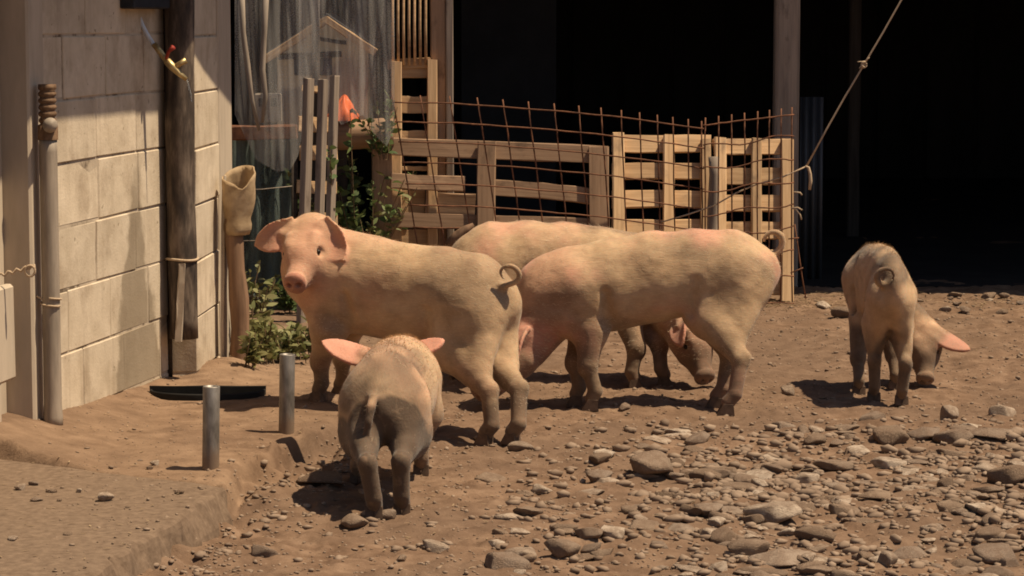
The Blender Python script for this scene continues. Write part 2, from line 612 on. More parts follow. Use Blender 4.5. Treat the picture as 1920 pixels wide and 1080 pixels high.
def net_mat(name, col, lo, hi, stretch=(6, 6, 0.9)):
    m, nt, b = new_mat(name)
    v = coords(nt, stretch)
    n1 = noise(nt, v, 1.0, 4, 0.5, 0.3)
    v2 = coords(nt, (1, 1, 1))
    weave = noise(nt, v2, 150.0, 2, 0.5)
    op = ramp(nt, n1, [(0.32, (lo,) * 3), (0.70, (hi,) * 3)])
    op = math_n(nt, 'MULTIPLY', op, math_n(nt, 'ADD', math_n(nt, 'MULTIPLY', weave, 0.9), 0.55))
    d = nt.nodes.new('ShaderNodeBsdfDiffuse')
    d.inputs['Color'].default_value = (*col, 1)
    tl = nt.nodes.new('ShaderNodeBsdfTranslucent')
    tl.inputs['Color'].default_value = (*col, 1)
    mx0 = nt.nodes.new('ShaderNodeMixShader')
    mx0.inputs[0].default_value = 0.4
    nt.links.new(d.outputs[0], mx0.inputs[1])
    nt.links.new(tl.outputs[0], mx0.inputs[2])
    tp = nt.nodes.new('ShaderNodeBsdfTransparent')
    mx = nt.nodes.new('ShaderNodeMixShader')
    nt.links.new(op, mx.inputs[0])
    nt.links.new(tp.outputs[0], mx.inputs[1])
    nt.links.new(mx0.outputs[0], mx.inputs[2])
    nt.links.new(mx.outputs[0], nt.nodes['Material Output'].inputs['Surface'])
    nt.nodes.remove(b)
    return m


M['net'] = net_mat('fine_netting', (0.60, 0.58, 0.56), 0.16, 0.50)
M['shade_net'] = net_mat('dark_shade_net', (0.20, 0.245, 0.225), 0.50, 0.9, (6, 6, 1.5))


def skin_mat():
    m, nt, b = new_mat('pig_skin')
    at_ = nt.nodes.new('ShaderNodeAttribute')
    at_.attribute_name = 'tint'
    sep = nt.nodes.new('ShaderNodeSeparateColor')
    nt.links.new(at_.outputs['Color'], sep.inputs[0])
    v = coords(nt, (1, 1, 1))
    mott = noise(nt, v, 11.0, 6, 0.62)
    vf = coords(nt, (35, 160, 160))
    fur = noise(nt, vf, 1.0, 4, 0.6)
    spot = ramp(nt, noise(nt, v, 17.0, 9, 0.68, 0.5), [(0.54, (0, 0, 0)), (0.66, (1, 1, 1))])
    c = ramp(nt, mott, [(0.30, (0.37, 0.242, 0.135)), (0.70, (0.56, 0.385, 0.232))])
    c = mixc(nt, c, (0.55, 0.255, 0.18), math_n(nt, 'MULTIPLY', sep.outputs[0], 0.9))
    c = mixc(nt, c, (0.36, 0.135, 0.095), math_n(nt, 'MULTIPLY', sep.outputs[2], 0.85))
    dirt_shade = math_n(nt, 'MULTIPLY', sep.outputs[1], ramp(nt, mott, [(0.25, (1, 1, 1)), (0.8, (0.62,) * 3)]))  # this channel holds dirt together with painted shade
    c = mixc(nt, c, (0.105, 0.070, 0.046), dirt_shade)
    c = mixc(nt, c, ramp(nt, fur, [(0.35, (0.93, 0.92, 0.91)), (0.65, (1.04, 1.03, 1.02))]), 1.0, 'MULTIPLY')
    c = mixc(nt, c, (0.20, 0.135, 0.085), math_n(nt, 'MULTIPLY', spot, math_n(nt, 'ADD', math_n(nt, 'MULTIPLY', sep.outputs[1], 0.45), 0.16)))
    nt.links.new(c, b.inputs['Base Color'])
    b.inputs['Roughness'].default_value = 0.78
    b.inputs['Specular IOR Level'].default_value = 0.22
    b.inputs['Subsurface Weight'].default_value = 0.18
    b.inputs['Subsurface Radius'].default_value = (1.0, 0.35, 0.2)
    b.inputs['Subsurface Scale'].default_value = 0.02
    b.inputs['Sheen Weight'].default_value = 0.12
    b.inputs['Sheen Roughness'].default_value = 0.5
    h = math_n(nt, 'ADD', math_n(nt, 'MULTIPLY', mott, 0.7), math_n(nt, 'ADD', math_n(nt, 'MULTIPLY', fur, 0.5), math_n(nt, 'MULTIPLY', spot, 0.25)))
    bump(nt, b, h, 0.42, 0.006)
    return m


M['skin'] = skin_mat()
M['hoof'] = simple_mat('hoof', (0.07, 0.045, 0.03), (0.17, 0.11, 0.075), (40, 40, 40), 0.8, 0.3, 0.002, 0, 0)
M['eye'] = simple_mat('eye', (0.012, 0.008, 0.006), (0.02, 0.013, 0.01), (40, 40, 40), 0.25, 0.0, 0.002, 0, 0)
M['bristle'] = simple_mat('bristle', (0.50, 0.37, 0.24), (0.66, 0.52, 0.36), (40, 40, 40), 0.6, 0.0, 0.001, 0, 0)


R = math.radians
# ------------------------------------------------------------------ ground
def platform_edge(y):
    return np.interp(y, [0, 6.5, 7.0, 7.6, 7.95, 8.6, 8.85, 9.2, 9.8, 10.4, 11.5], [-1.3, -1.02, -0.94, -0.85, -0.85, -0.735, -0.645, -0.56, -0.55, -0.75, -0.9])


def slab_back(x):
    return 7.72 + (-0.862 - np.asarray(x, float)) * 0.64


def ground_h(x, y, detail=True):
    x = np.asarray(x, float)
    y = np.asarray(y, float)
    rag = 0.25 + 0.75 * sstep(7.6, 8.0, y)
    e = platform_edge(y) + rag * (0.03 * fbm(x * 0 + 3, y * 2.5, 0, 5, 3) + 0.02 * vnoise(y * 11, x * 0, 0.5, 3))
    soft = np.interp(y, [6, 8.9, 9.6, 12], [0.03, 0.045, 0.35, 0.6])
    top = 0.12 + np.clip(0.2 * (-1.45 - x), -0.03, 0.07)
    top = top * (1 - 0.8 * sstep(10.0, 11.2, y))
    # the near slab lies a little lower than the farther platform
    top = top - 0.075 * (1 - sstep(-0.03, 0.04, y - slab_back(x) + 0.03 * vnoise(x * 6, y * 0, 0, 8)))
    p = 1 - sstep(-0.5, 0.5, (x - e) / soft)
    h = top * p
    # crumbly bank face
    h = h + (0.032 * vnoise(x * 13, y * 13, 0.2, 11) + 0.022 * vnoise(x * 31, y * 31, 0.4, 12)) * np.exp(-((x - e - 0.02) / 0.07) ** 2) * (1 - sstep(8.9, 9.3, y))
    h = h + 0.035 * np.maximum(0, vnoise(x * 7 + 3, y * 7, 0.9, 14)) * np.exp(-((x - e - 0.10) / 0.07) ** 2) * (1 - sstep(8.9, 9.3, y))
    # sand pile against the pier
    h = h + 0.06 * np.exp(-(((x + 1.16) / 0.14) ** 2 + ((y - 10.45) / 0.35) ** 2))
    h = h + 0.012 * np.exp(-(((x + 1.66) / 0.10) ** 2 + ((y - 8.55) / 0.25) ** 2))
    # lumps at the barn edge
    h = h + 0.03 * sstep(12.9, 13.6, y) * (0.5 + 0.5 * vnoise(x * 3, y * 3, 0.7, 31)) * (1 - sstep(14, 15, y))
    h = h + 0.02 * fbm(x * 1.1, y * 1.1, 0, 21, 3) * (1 - 0.75 * p)
    if detail:
        rough = (1 - 0.75 * p)
        h = h + rough * (0.011 * fbm(x * 6, y * 6, 0, 41, 3) + 0.013 * np.abs(fbm(x * 17, y * 17, 0, 51, 3)))
        h = h + p * (0.0018 * fbm(x * 9, y * 9, 0, 61, 3) + 0.004 * np.maximum(0, fbm(x * 24, y * 24, 0, 63, 2) - 0.35))
    far = sstep(18, 40, np.abs(y)) + sstep(6, 14, np.abs(x))
    return h * np.clip(1 - far, 0, 1)


def surface_h(x, y):
    h = ground_h(x, y)
    on = (np.asarray(x) < -1.055 + (np.asarray(y) - 6.58) * 0.1652) & (np.asarray(y) < slab_back(x) - 0.02)
    return np.where(on, np.maximum(h, 0.101), h)


def gh(x, y):
    return float(surface_h(np.array([x]), np.array([y]))[0])


def gp(px, py, n=6):
    """Ground point seen at a photograph pixel."""
    z = 0.0
    for _ in range(n):
        p = at(px, py, z=z)
        z = gh(p.x, p.y)
    p.z = z
    return p


def axis(segments):
    a = []
    for (s, e, st) in segments:
        a.append(np.arange(s, e, st))
    return np.concatenate(a)


gx = axis([(-600, -60, 60), (-60, -6, 6), (-6, -2.4, 0.25), (-2.4, -1.15, 0.0155), (-1.15, -0.45, 0.0075), (-0.45, 2.9, 0.0155), (2.9, 6, 0.25), (6, 60, 6), (60, 601, 60)])
gy = axis([(-600, -60, 60), (-60, 0, 6), (0, 6.2, 0.25), (6.2, 9.2, 0.0125), (9.2, 11, 0.0165), (11, 14.6, 0.03), (14.6, 24, 0.4), (24, 60, 6), (60, 601, 60)])
GX, GY = np.meshgrid(gx, gy, indexing='ij')
GZ = ground_h(GX, GY)
V = np.stack([GX, GY, GZ], -1).reshape(-1, 3)
nx, ny = len(gx), len(gy)
I = np.arange(nx * ny).reshape(nx, ny)
Q = np.stack([I[:-1, :-1], I[1:, :-1], I[1:, 1:], I[:-1, 1:]], -1).reshape(-1, 4)
me = mesh_np('ground', V, Q)
sand = 1 - sstep(-0.25, 0.25, (GX - platform_edge(GY)) / 0.35 + 0.3 * fbm(GX * 4, GY * 4, 0, 71, 3))
sand = sand * (GY < 12.5) * 0.8 + 0.6 * np.exp(-(((GX + 1.05) / 0.5) ** 2 + ((GY - 11.3) / 1.2) ** 2))
sand = np.clip(sand * (0.6 + 0.55 * fbm(GX * 2.2, GY * 2.2, 0, 77, 3)), 0, 1)
a = me.attributes.new('sand', 'FLOAT', 'POINT')
a.data.foreach_set('value', sand.reshape(-1).astype(np.float32))
g = put('ground', me, M['ground'])
tag(g, 'dry brown dirt yard with a raised sandy bank on the left', kind='structure')

# concrete slab at the near left, dust-covered, with a worn straight edge
Vs_, Fs_ = [], []
nyS, prof_ = 190, [*[(-1.0 + 0.03 * i, 0.0) for i in range(32)], (-0.02, 0.0), (-0.006, -0.003), (0.0, -0.010), (0.006, -0.025), (0.012, -0.045), (0.018, -0.065), (0.024, -0.085), (0.03, -0.11), (0.034, -0.15)]
for i in range(nyS + 1):
    u = i / nyS
    y_ = 5.4 + (7.70 - 5.4) * u
    xe = -1.047 + (y_ - 6.58) * 0.1652
    for (dx_, dz_) in prof_:
        yy = y_ + (0.64 * -dx_ if u > 0.98 else 0.64 * -dx_ * u)
        w_ = 0.012 * float(vnoise(yy * 8, dx_ * 8, 0.1, 17)) + 0.012 * float(vnoise(yy * 29, dx_ * 40, 0.1, 18))
        k_ = 1.0 if dx_ > -0.03 else 0.15
        Vs_.append((xe + dx_ + w_ * k_, yy, 0.101 + dz_ + 0.003 * float(vnoise(yy * 5, (xe + dx_) * 5, 0.3, 19)) + 0.0025 * float(vnoise(yy * 33, (xe + dx_) * 33, 0.3, 29)) + w_ * 0.25 * k_))
nP = len(prof_)
for i in range(nyS):
    for k in range(nP - 1):
        a = i * nP + k
        Fs_.append((a, a + 1, a + nP + 1, a + nP))
smat = simple_mat('dusty_slab', (0.115, 0.076, 0.05), (0.205, 0.142, 0.096), (38, 38, 38), 0.97, 0.6, 0.006, 0, 0, 12)
so_ = put('concrete_slab', mesh_from('concrete_slab', Vs_, Fs_, False), smat)
tag(so_, 'dust-covered concrete slab with a worn straight edge', kind='structure')

# ------------------------------------------------------------------ block building on the left
WA0 = Vector((-1.454, 9.5, 0))                          # a point of the wall's face
WD = Vector((math.sin(math.atan(880 / F)), math.cos(math.atan(880 / F)), 0))
WN = Vector((WD.y, -WD.x, 0))                           # out of the wall, towards the yard


def wallp(px, z=0.0, out=0.0):
    """Point of the left wall's plane seen in photograph column px."""
    k = (px - 960) / F
    # WA0 + s*WD : x = k*y
    s = (k * WA0.y - WA0.x) / (WD.x - k * WD.y)
    p = WA0 + WD * s + WN * out
    p.z = z
    return p


bld = thing('block_building', wallp(210, 0), 'beige concrete block building with a low eave at the left edge', 'building')
C0, CH = 0.117, 0.2195
TH = 0.20
sA0 = (wallp(80) - WA0).dot(WD)
sA1 = (wallp(316) - WA0).dot(WD)


def wall_box(name, s0, s1, z0, z1, out0, out1, mat, ch=0.004, base=WA0, D=WD, N=WN, jit=0.0, seed=0):
    c = base + D * ((s0 + s1) / 2) + N * ((out0 + out1) / 2)
    c.z = (z0 + z1) / 2
    Mx = Matrix((D, N, Vector((0, 0, 1)))).transposed().to_4x4()
    Mx.translation = c
    # keep a right-handed frame
    if D.cross(N).z < 0:
        Mx = Matrix((D, -N, Vector((0, 0, -1)))).transposed().to_4x4()
        Mx.translation = c
    return put(name, box_mesh(s1 - s0, out1 - out0, z1 - z0, ch, jit, seed), mat, bld, Mx)


wall_box('wall_core', sA0 + 0.004, sA1 - 0.004, -0.2, 2.55, -TH, -0.0028, M['mortar'], 0)
JO = 0.007
known = {4: [255], 3: [187, 258], 2: [], 5: [200]}
BL = 0.445
bseed = 0
for k in range(-1, 11):
    z0, z1 = C0 + k * CH, C0 + (k + 1) * CH
    joints = [(wallp(p) - WA0).dot(WD) for p in known.get(k, [])]
    j0 = joints[-1] if joints else sA0 + BL * (0.5 if k % 2 else 1.0) + 0.04 * ((k * 7) % 5 - 2)
    js = [j0]
    while js[-1] + BL < sA1 - 0.06:
        js.append(js[-1] + BL)
    while js[0] - BL > sA0 + 0.06:
        js.insert(0, js[0] - BL)
    edges = [sA0] + [j for j in js if sA0 + 0.05 < j < sA1 - 0.05] + [sA1]
    for a, b in zip(edges[:-1], edges[1:]):
        bseed += 1
        r = random.Random(bseed)
        pr = r.uniform(-0.003, 0.003)
        wall_box('block', a + JO / 2, b - JO / 2, z0 + JO / 2 + r.uniform(-0.002, 0.002), z1 - JO / 2 + r.uniform(-0.002, 0.002), -0.09, pr, M['block'], 0.0035, jit=0.002, seed=bseed)
# the pier past the downpipe: a face towards the camera and a side that runs back
PB = Vector((-1.333, 10.17, 0))
PC = at(370, 600, Y=10.17)
PC.z = 0
BD = Vector((0.049, 1, 0)).normalized()
BN = Vector((BD.y, -BD.x, 0))
sB1 = 0.56
sB2 = 0.87
FDr = (PC - PB).normalized()
FN = Vector((FDr.y, -FDr.x, 0))
wall_box('pier_core', 0.006, sB2 - 0.004, -0.2, 2.5, -0.13, -0.006, M['mortar'], 0, PC, BD, BN)
for k in range(-1, 11):
    z0, z1 = C0 + k * CH - 0.012, C0 + (k + 1) * CH - 0.012
    bseed += 1
    r = random.Random(bseed)
    wall_box('block', 0.002, sB1 - 0.006, z0 + JO / 2, z1 - JO / 2, -0.105, r.uniform(-0.003, 0.003), M['block'], 0.0035, PC, BD, BN, 0.002, bseed)
wall_box('corner_trim', sB1 + 0.002, sB2, -0.2, 2.5, -0.14, 0.006, M['concrete'], 0.006, PC, BD, BN, 0.003, 5)
# split edge board on the trim
plank('edge_board', at(417, 330, Y=10.66) + Vector((0.012, 0, 0)), at(415, 700, Y=10.66) + Vector((0.012, 0, 0)), 0.05, 0.012, (0.2, 1, 0), M['concrete'], bld, 0.004)
# jamb and recess at the far left
sJ0 = (wallp(50) - WA0).dot(WD)
sR0 = (wallp(8) - WA0).dot(WD)
wall_box('door_jamb', sJ0, sA0 - 0.003, -0.2, 2.5, -0.2, 0.012, M['concrete'], 0.008, jit=0.002, seed=3)
wall_box('recess_wall', sJ0 - 1.6, sJ0 - 0.003, -0.2, 2.5, -0.30, -0.085, M['concrete'], 0.004)
wall_box('door_post', sR0 - 0.05, sR0 + 0.01, -0.2, 2.5, -0.083, -0.03, M['concrete'], 0.006, jit=0.002, seed=9)
wall_box('door_panel', sJ0 - 0.75, (wallp(36) - WA0).dot(WD), 0.30, 0.62, -0.06, -0.026, M['concrete'], 0.01, jit=0.004, seed=19)
# eave: rafters and corrugated sheet
ez = 2.42
V2, F2 = [], []
sa, sb = sA0 - 3.0, sA1 + 1.2
nS = 160
for i in range(nS + 1):
    s = sa + (sb - sa) * i / nS
    zc = 0.012 * math.sin(s * 2 * math.pi / 0.076)
    for (o, z) in ((0.55, ez), (-2.0, ez + 0.55)):
        p = WA0 + WD * s + WN * o
        V2.append((p.x, p.y, z + zc))
for i in range(nS):
    F2.append((2 * i, 2 * i + 1, 2 * i + 3, 2 * i + 2))
ro = put('roof', mesh_from('roof', V2, F2, True), M['roof'], bld)
ro.modifiers.new('thick', 'SOLIDIFY').thickness = 0.006
fa, fb = WA0 + WD * sa + WN * 0.562, WA0 + WD * sb + WN * 0.562
fa.z = fb.z = ez - 0.02
plank('eave_shadow_board', fa, fb, 0.11, 0.022, (0, 0, 1), M['grey_wood'], bld, 0.003, 9)  # unseen board added to give the eave's shadow a smooth edge
for i in range(6):
    s = sa + 0.4 + i * 0.85
    a = WA0 + WD * s + WN * 0.49
    b = WA0 + WD * s - WN * 0.6
    a.z, b.z = ez - 0.05, ez + 0.175
    plank('rafter', a, b, 0.05, 0.08, (WD.x, WD.y, 0), M['grey_wood'], bld)

# downpipe in front of the pier
dp = thing('downpipe', PB + Vector((0.055, -0.075, 0.3)), 'dark sooty downpipe ending above the ground in front of the block pier', 'pipe')
tc_ = at(343, 600, Y=10.08)
zb = at(343, 634, Y=10.08).z
pts, rad = [], []
for i in range(30):
    z = zb + (2.4 - zb) * i / 29
    pts.append((tc_.x + 0.003 * math.sin(z * 5), 10.08, z))
    rad.append(0.056 + 0.0015 * math.sin(z * 13))
tube('pipe', pts, rad, M['downpipe'], dp, 20)
st = []
zz_ = at(343, 488, Y=10.02).z
for i in range(25):
    a = 2 * math.pi * i / 24
    st.append((tc_.x + 0.0605 * math.cos(a), 10.08 + 0.0605 * math.sin(a), zz_ + 0.003 * math.sin(a * 2)))
tube('strap', st, 0.0055, M['rope'], dp, 6)
pk = at(343, 505, Y=10.018)
plank('torn_strip', (pk.x - 0.002, 10.016, pk.z + 0.02), (pk.x - 0.02, 10.014, pk.z - 0.28), 0.022, 0.003, (1, 0, 0), M['concrete'], dp, 0.004)
bk = at(318, 600, Y=10.14)
tube('dark_rod', [(bk.x, 10.13, 0.06), (bk.x, 10.13, 2.4)], 0.011, M['dark_wood'], dp, 8)  # thin dark upright where wall and pier meet

# bottle-necked standpipe at the wall
sp0 = wallp(80, 0, 0.05)
px_ = wallp(61, 0, 0.055)
sg = gh(px_.x, px_.y)
stp = thing('standpipe', (px_.x, px_.y, sg), 'grey upright pipe with ribbed rusty cap standing against the block wall', 'pipe')
ztop = at(89, 262, Y=px_.y).z
pts = [(px_.x, px_.y, sg - 0.02 + (ztop - sg + 0.02) * i / 24) for i in range(25)]
tube('pipe', pts, [0.030 + (0.003 if i < 2 else 0) for i in range(25)], M['pvc'], stp, 18)
z1 = at(89, 158, Y=px_.y).z
prof = [(0.0, z1 - ztop), (0.030, z1 - ztop), (0.031, z1 - ztop - 0.015)]
zc = z1 - ztop - 0.022
for i in range(5):
    prof += [(0.024, zc), (0.030, zc - 0.006), (0.030, zc - 0.014), (0.024, zc - 0.020)]
    zc -= 0.022
prof += [(0.034, zc - 0.005), (0.034, 0.0)]
cap_ = lathe('cap', prof, M['rust_cap'], stp, Matrix.Translation((px_.x, px_.y, ztop)))
kb = at(93, 236, Y=px_.y - 0.03)
lathe('knob', [(0.0, 0.036), (0.018, 0.034), (0.024, 0.02), (0.024, 0.0)], M['pvc'], cap_,
      Matrix.Translation(kb) @ Matrix.Rotation(R(75), 4, 'X') @ Matrix.Rotation(R(20), 4, 'Y'))
zw = at(85, 572, Y=px_.y).z
wire = [(px_.x + 0.034 * math.cos(a), px_.y + 0.034 * math.sin(a), zw + 0.02 - 0.012 * a / 3) for a in [i * 0.4 for i in range(-4, 16)]]
wire += [(px_.x - 0.04, px_.y - 0.02, zw + 0.03), (px_.x - 0.05, px_.y - 0.01, zw + 0.035)]
tube('wire_tie', wire, 0.0035, M['rope'], stp, 6)
# twisted wire on the recessed door
wq = wallp(22, 0, 0.02)
zq = at(22, 512, Y=wq.y).z
wr = [Vector((wq.x - 0.12 + 0.17 * t, wq.y - 0.02, zq - 0.02 + 0.045 * t + 0.006 * math.sin(t * 40))) for t in [i / 24 for i in range(25)]]
wr += [wr[-1] + Vector((-0.012 + 0.016 * math.cos(a), -0.004, -0.02 + 0.018 * math.sin(a))) for a in [i * 0.5 for i in range(16)]]
tag(tube('wire_latch', wr, 0.0045, M['rope'], None, 6), 'twisted pale wire loop fastening the door recess at the left edge', 'wire')

# hose, brass valve, dark box on the wall
hs0 = wallp(255, 0, 0.05)
hy = at(300, 60, Y=9.86).y
hose = thing('hose_tap', at(300, 60, Y=9.86), 'brass tap with red handle hanging on a pale hose', 'tap')
hp = [at(x, y, Y=9.86) for x, y in ((250, -60), (250, -20), (253, 5), (259, 28), (267, 48), (277, 67), (287, 82), (291, 88))]
tube('hose', hp, 0.0085, M['hose'], hose, 10)
vp = [at(x, y, Y=9.855) for x, y in ((288, 82), (300, 97), (312, 113), (313, 114), (324, 126), (336, 138), (350, 149))]
vb_ = tube('valve_body', vp, [0.011, 0.012, 0.011, 0.015, 0.015, 0.011, 0.008], M['brass'], hose, 12)
tube('branch', [at(327, 127, Y=9.855), at(338, 119, Y=9.855), at(349, 113, Y=9.855)], [0.012, 0.010, 0.012], M['brass'], vb_, 10)
hd_ = [at(312, 110, Y=9.84), at(316, 97, Y=9.83), at(325, 88, Y=9.82)]
tube('handle', hd_, [0.006, 0.007, 0.011], M['red_paint'], vb_, 8)
m_, nt_, b_ = new_mat('water')
b_.inputs['Base Color'].default_value = (0.8, 0.85, 0.9, 1)
b_.inputs['Transmission Weight'].default_value = 0.9
b_.inputs['Roughness'].default_value = 0.1
b_.inputs['IOR'].default_value = 1.33
dr_ = [at(x, y, Y=9.855) for x, y in ((350, 149), (354, 162), (358, 178), (360, 192))]
tube('water_drip', dr_, [0.003, 0.0035, 0.0025, 0.002], m_, hose, 6)
jb = wallp(262, 0, 0.03)
zj = at(262, -6, Y=jb.y).z
Mx = Matrix((WD, WN, Vector((0, 0, -1)))).transposed().to_4x4()
Mx.translation = Vector((jb.x, jb.y, zj))
jbx = put('junction_box', box_mesh(0.42, 0.06, 0.09, 0.006), M['black_plastic'], None, Mx)
tag(jbx, 'dark plastic box fixed high on the block wall above the hose', 'box')

# two steel tubes standing in the bank
for (px, pyb, pyt, lab) in ((395, 876, 724, 'nearer of two short steel tubes standing in the sandy bank'), (537, 812, 664, 'farther short steel tube in the bank, beside the small pig')):
    b0 = gp(px, pyb)
    zt = at(px, pyt, Y=b0.y).z
    t = thing('steel_tube', b0, lab, 'tube', 'steel tubes on the bank')
    h_ = zt - b0.z
    lathe('tube_wall', [(0.0255, -0.05), (0.0268, 0.0), (0.0262, h_ * 0.5), (0.0265, h_ - 0.002), (0.0255, h_), (0.0215, h_), (0.0215, h_ - 0.08)], M['steel'], t,
          Matrix.Translation(b0) @ Matrix.Rotation(R(1.2), 4, 'Y'), 28)
    lathe('end_plug', [(0.0213, h_ - 0.008), (0.0, h_ - 0.006)], M['steel'], t, Matrix.Translation(b0) @ Matrix.Rotation(R(1.2), 4, 'Y'), 28)

# black half-round basin under the downpipe
bs = gp(410, 742)
bsn = thing('basin', (bs.x, bs.y, bs.z), 'black shallow half-round basin on the ground under the downpipe', 'basin')
nB = 28
prof = [(0.0, 0.006), (0.7, 0.008), (0.93, 0.010), (0.97, 0.026), (1.0, 0.028), (1.01, 0.022), (0.98, -0.02)]
Vb, Fb = [], []
rx, ry = 0.215, 0.14
for (r_, z_) in prof:
    for k in range(nB + 1):
        a = math.pi + math.pi * k / nB
        Vb.append((rx * r_ * math.cos(a), ry * r_ * math.sin(a) * 1.0, z_))
for i in range(len(prof) - 1):
    for k in range(nB):
        a = i * (nB + 1) + k
        Fb.append((a, a + 1, a + nB + 2, a + nB + 1))
c_b = at(388, 728, z=bs.z + 0.03)
mb = Matrix.Translation((c_b.x, c_b.y + 0.03, bs.z - 0.004))
put('bowl', mesh_from('bowl', Vb, Fb, True), M['black_rubber'], bsn, mb)
plank('back_rim', (c_b.x - rx, c_b.y + 0.035, bs.z + 0.016), (c_b.x + rx, c_b.y + 0.035, bs.z + 0.016), 0.036, 0.012, (0, 0, 1), M['black_rubber'], bsn, 0.002)

# wooden stake with a tan sleeve over its top
sk = gp(449, 686)
stk = thing('wooden_stake', sk, 'rough wooden stake by the building corner with weeds at its foot', 'stake')
pts, rad = [], []
zt = at(446, 405, Y=sk.y).z
for i in range(12):
    u = i / 11
    pts.append((sk.x + 0.008 * math.sin(u * 5) - 0.012 * u, sk.y, sk.z - 0.05 + (zt + 0.02 - sk.z + 0.05) * u))
    rad.append(0.043 - 0.008 * u + 0.003 * math.sin(u * 17))
so = tube('shaft', pts, rad, M['post_wood'], stk, 14)
Vs, Fs = [], []
zs0, zs1 = at(446, 440, Y=sk.y).z, at(446, 322, Y=sk.y).z
nn = 24
rows = 12
for i in range(rows + 1):
    u = i / rows
    for k in range(nn):
        a = 2 * math.pi * k / nn
        rr = 0.045 + 0.019 * sstep(0.0, 0.75, u) + 0.004 * math.sin(3 * a + 4 * u) + 0.003 * math.sin(7 * a - 9 * u) + (0.006 if 0.08 < u < 0.2 else 0)
        top = (zs1 - zs0) * u * (0.97 - 0.11 * math.sin(-a) * u * u + 0.05 * math.cos(a) * u - 0.14 * u ** 3 * max(0, math.cos(a + 1.3)) ** 8)
        Vs.append((sk.x - 0.006 + 0.015 * u + rr * 1.05 * math.cos(a), sk.y + rr * math.sin(a), zs0 + top))
for i in range(rows):
    for k in range(nn):
        a, b = i * nn + k, i * nn + (k + 1) % nn
        Fs.append((a, b, b + nn, a + nn))
sl = put('tan_sleeve', mesh_from('sleeve', Vs, Fs, True), M['canvas'], None)
sl.modifiers.new('thick', 'SOLIDIFY').thickness = 0.005
tag(sl, 'stiff tan open-topped sleeve pulled over the wooden stake', 'sleeve')

# ------------------------------------------------------------------ dark barn at the back
EY = 13.62                         # eave line
barn = thing('barn', (1.0, 14.5, 0), 'deep dark open-fronted barn with timber posts filling the background', 'barn')


def slab(name, x0, x1, y0, y1, z0, z1, mat, parent):
    Mx = Matrix.Translation(((x0 + x1) / 2, (y0 + y1) / 2, (z0 + z1) / 2))
    return put(name, box_mesh(x1 - x0, y1 - y0, z1 - z0), mat, parent, Mx)


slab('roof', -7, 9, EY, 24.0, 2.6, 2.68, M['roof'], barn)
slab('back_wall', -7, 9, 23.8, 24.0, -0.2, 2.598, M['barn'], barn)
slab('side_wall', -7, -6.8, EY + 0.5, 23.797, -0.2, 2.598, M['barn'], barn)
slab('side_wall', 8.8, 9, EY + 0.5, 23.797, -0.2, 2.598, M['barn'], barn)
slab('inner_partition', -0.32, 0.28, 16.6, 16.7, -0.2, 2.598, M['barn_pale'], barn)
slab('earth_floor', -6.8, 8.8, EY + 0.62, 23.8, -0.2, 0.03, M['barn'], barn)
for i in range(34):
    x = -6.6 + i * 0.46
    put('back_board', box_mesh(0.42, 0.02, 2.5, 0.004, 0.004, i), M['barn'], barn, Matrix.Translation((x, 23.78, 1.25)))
for (px, w, Yp, mat) in ((1473, 46, 14.25, 'dark_wood'), (1600, 22, 17.5, 'dark_wood')):
    c = at(px, 300, Y=Yp)
    ww = w / F * Yp
    plank('post', (c.x, Yp, -0.1), (c.x, Yp, 2.6), ww, ww * 0.9, (1, 0, 0), M['grey_wood'] if px == 1473 else M[mat], barn, 0.003, 9)
# sunlit corner post of two timbers
for (pa, pb, Yp, mat) in ((808, 838, 13.62, 'plank'), (838.5, 852, 13.60, 'grey_wood')):
    c = at((pa + pb) / 2, 200, Y=Yp)
    ww = (pb - pa) / F * Yp
    plank('corner_post', (c.x, Yp, -0.1), (c.x, Yp, 2.6), ww, 0.06, (1, 0, 0), M[mat], barn, 0.003, 9)

# ribbed sheet leaning in the shade
rs0 = at(1520, 560, Y=14.6)
V2, F2 = [], []
zt = at(1520, 182, Y=14.6).z
for i in range(41):
    x = at(1500, 300, Y=14.6).x + (at(1543, 300, Y=14.6).x - at(1500, 300, Y=14.6).x) * i / 40
    y = 14.6 + 0.012 * math.sin(i / 40 * 2 * math.pi * 3.0)
    V2 += [(x, y, 0.0), (x, y + 0.02, zt)]
for i in range(40):
    F2.append((2 * i, 2 * i + 1, 2 * i + 3, 2 * i + 2))
rb = put('ribbed_sheet', mesh_from('ribbed_sheet', V2, F2, True), M['tin'], None)
rb.modifiers.new('thick', 'SOLIDIFY').thickness = 0.003
tag(rb, 'narrow grey ribbed metal sheet standing in the shade right of the pallets', 'metal sheet')

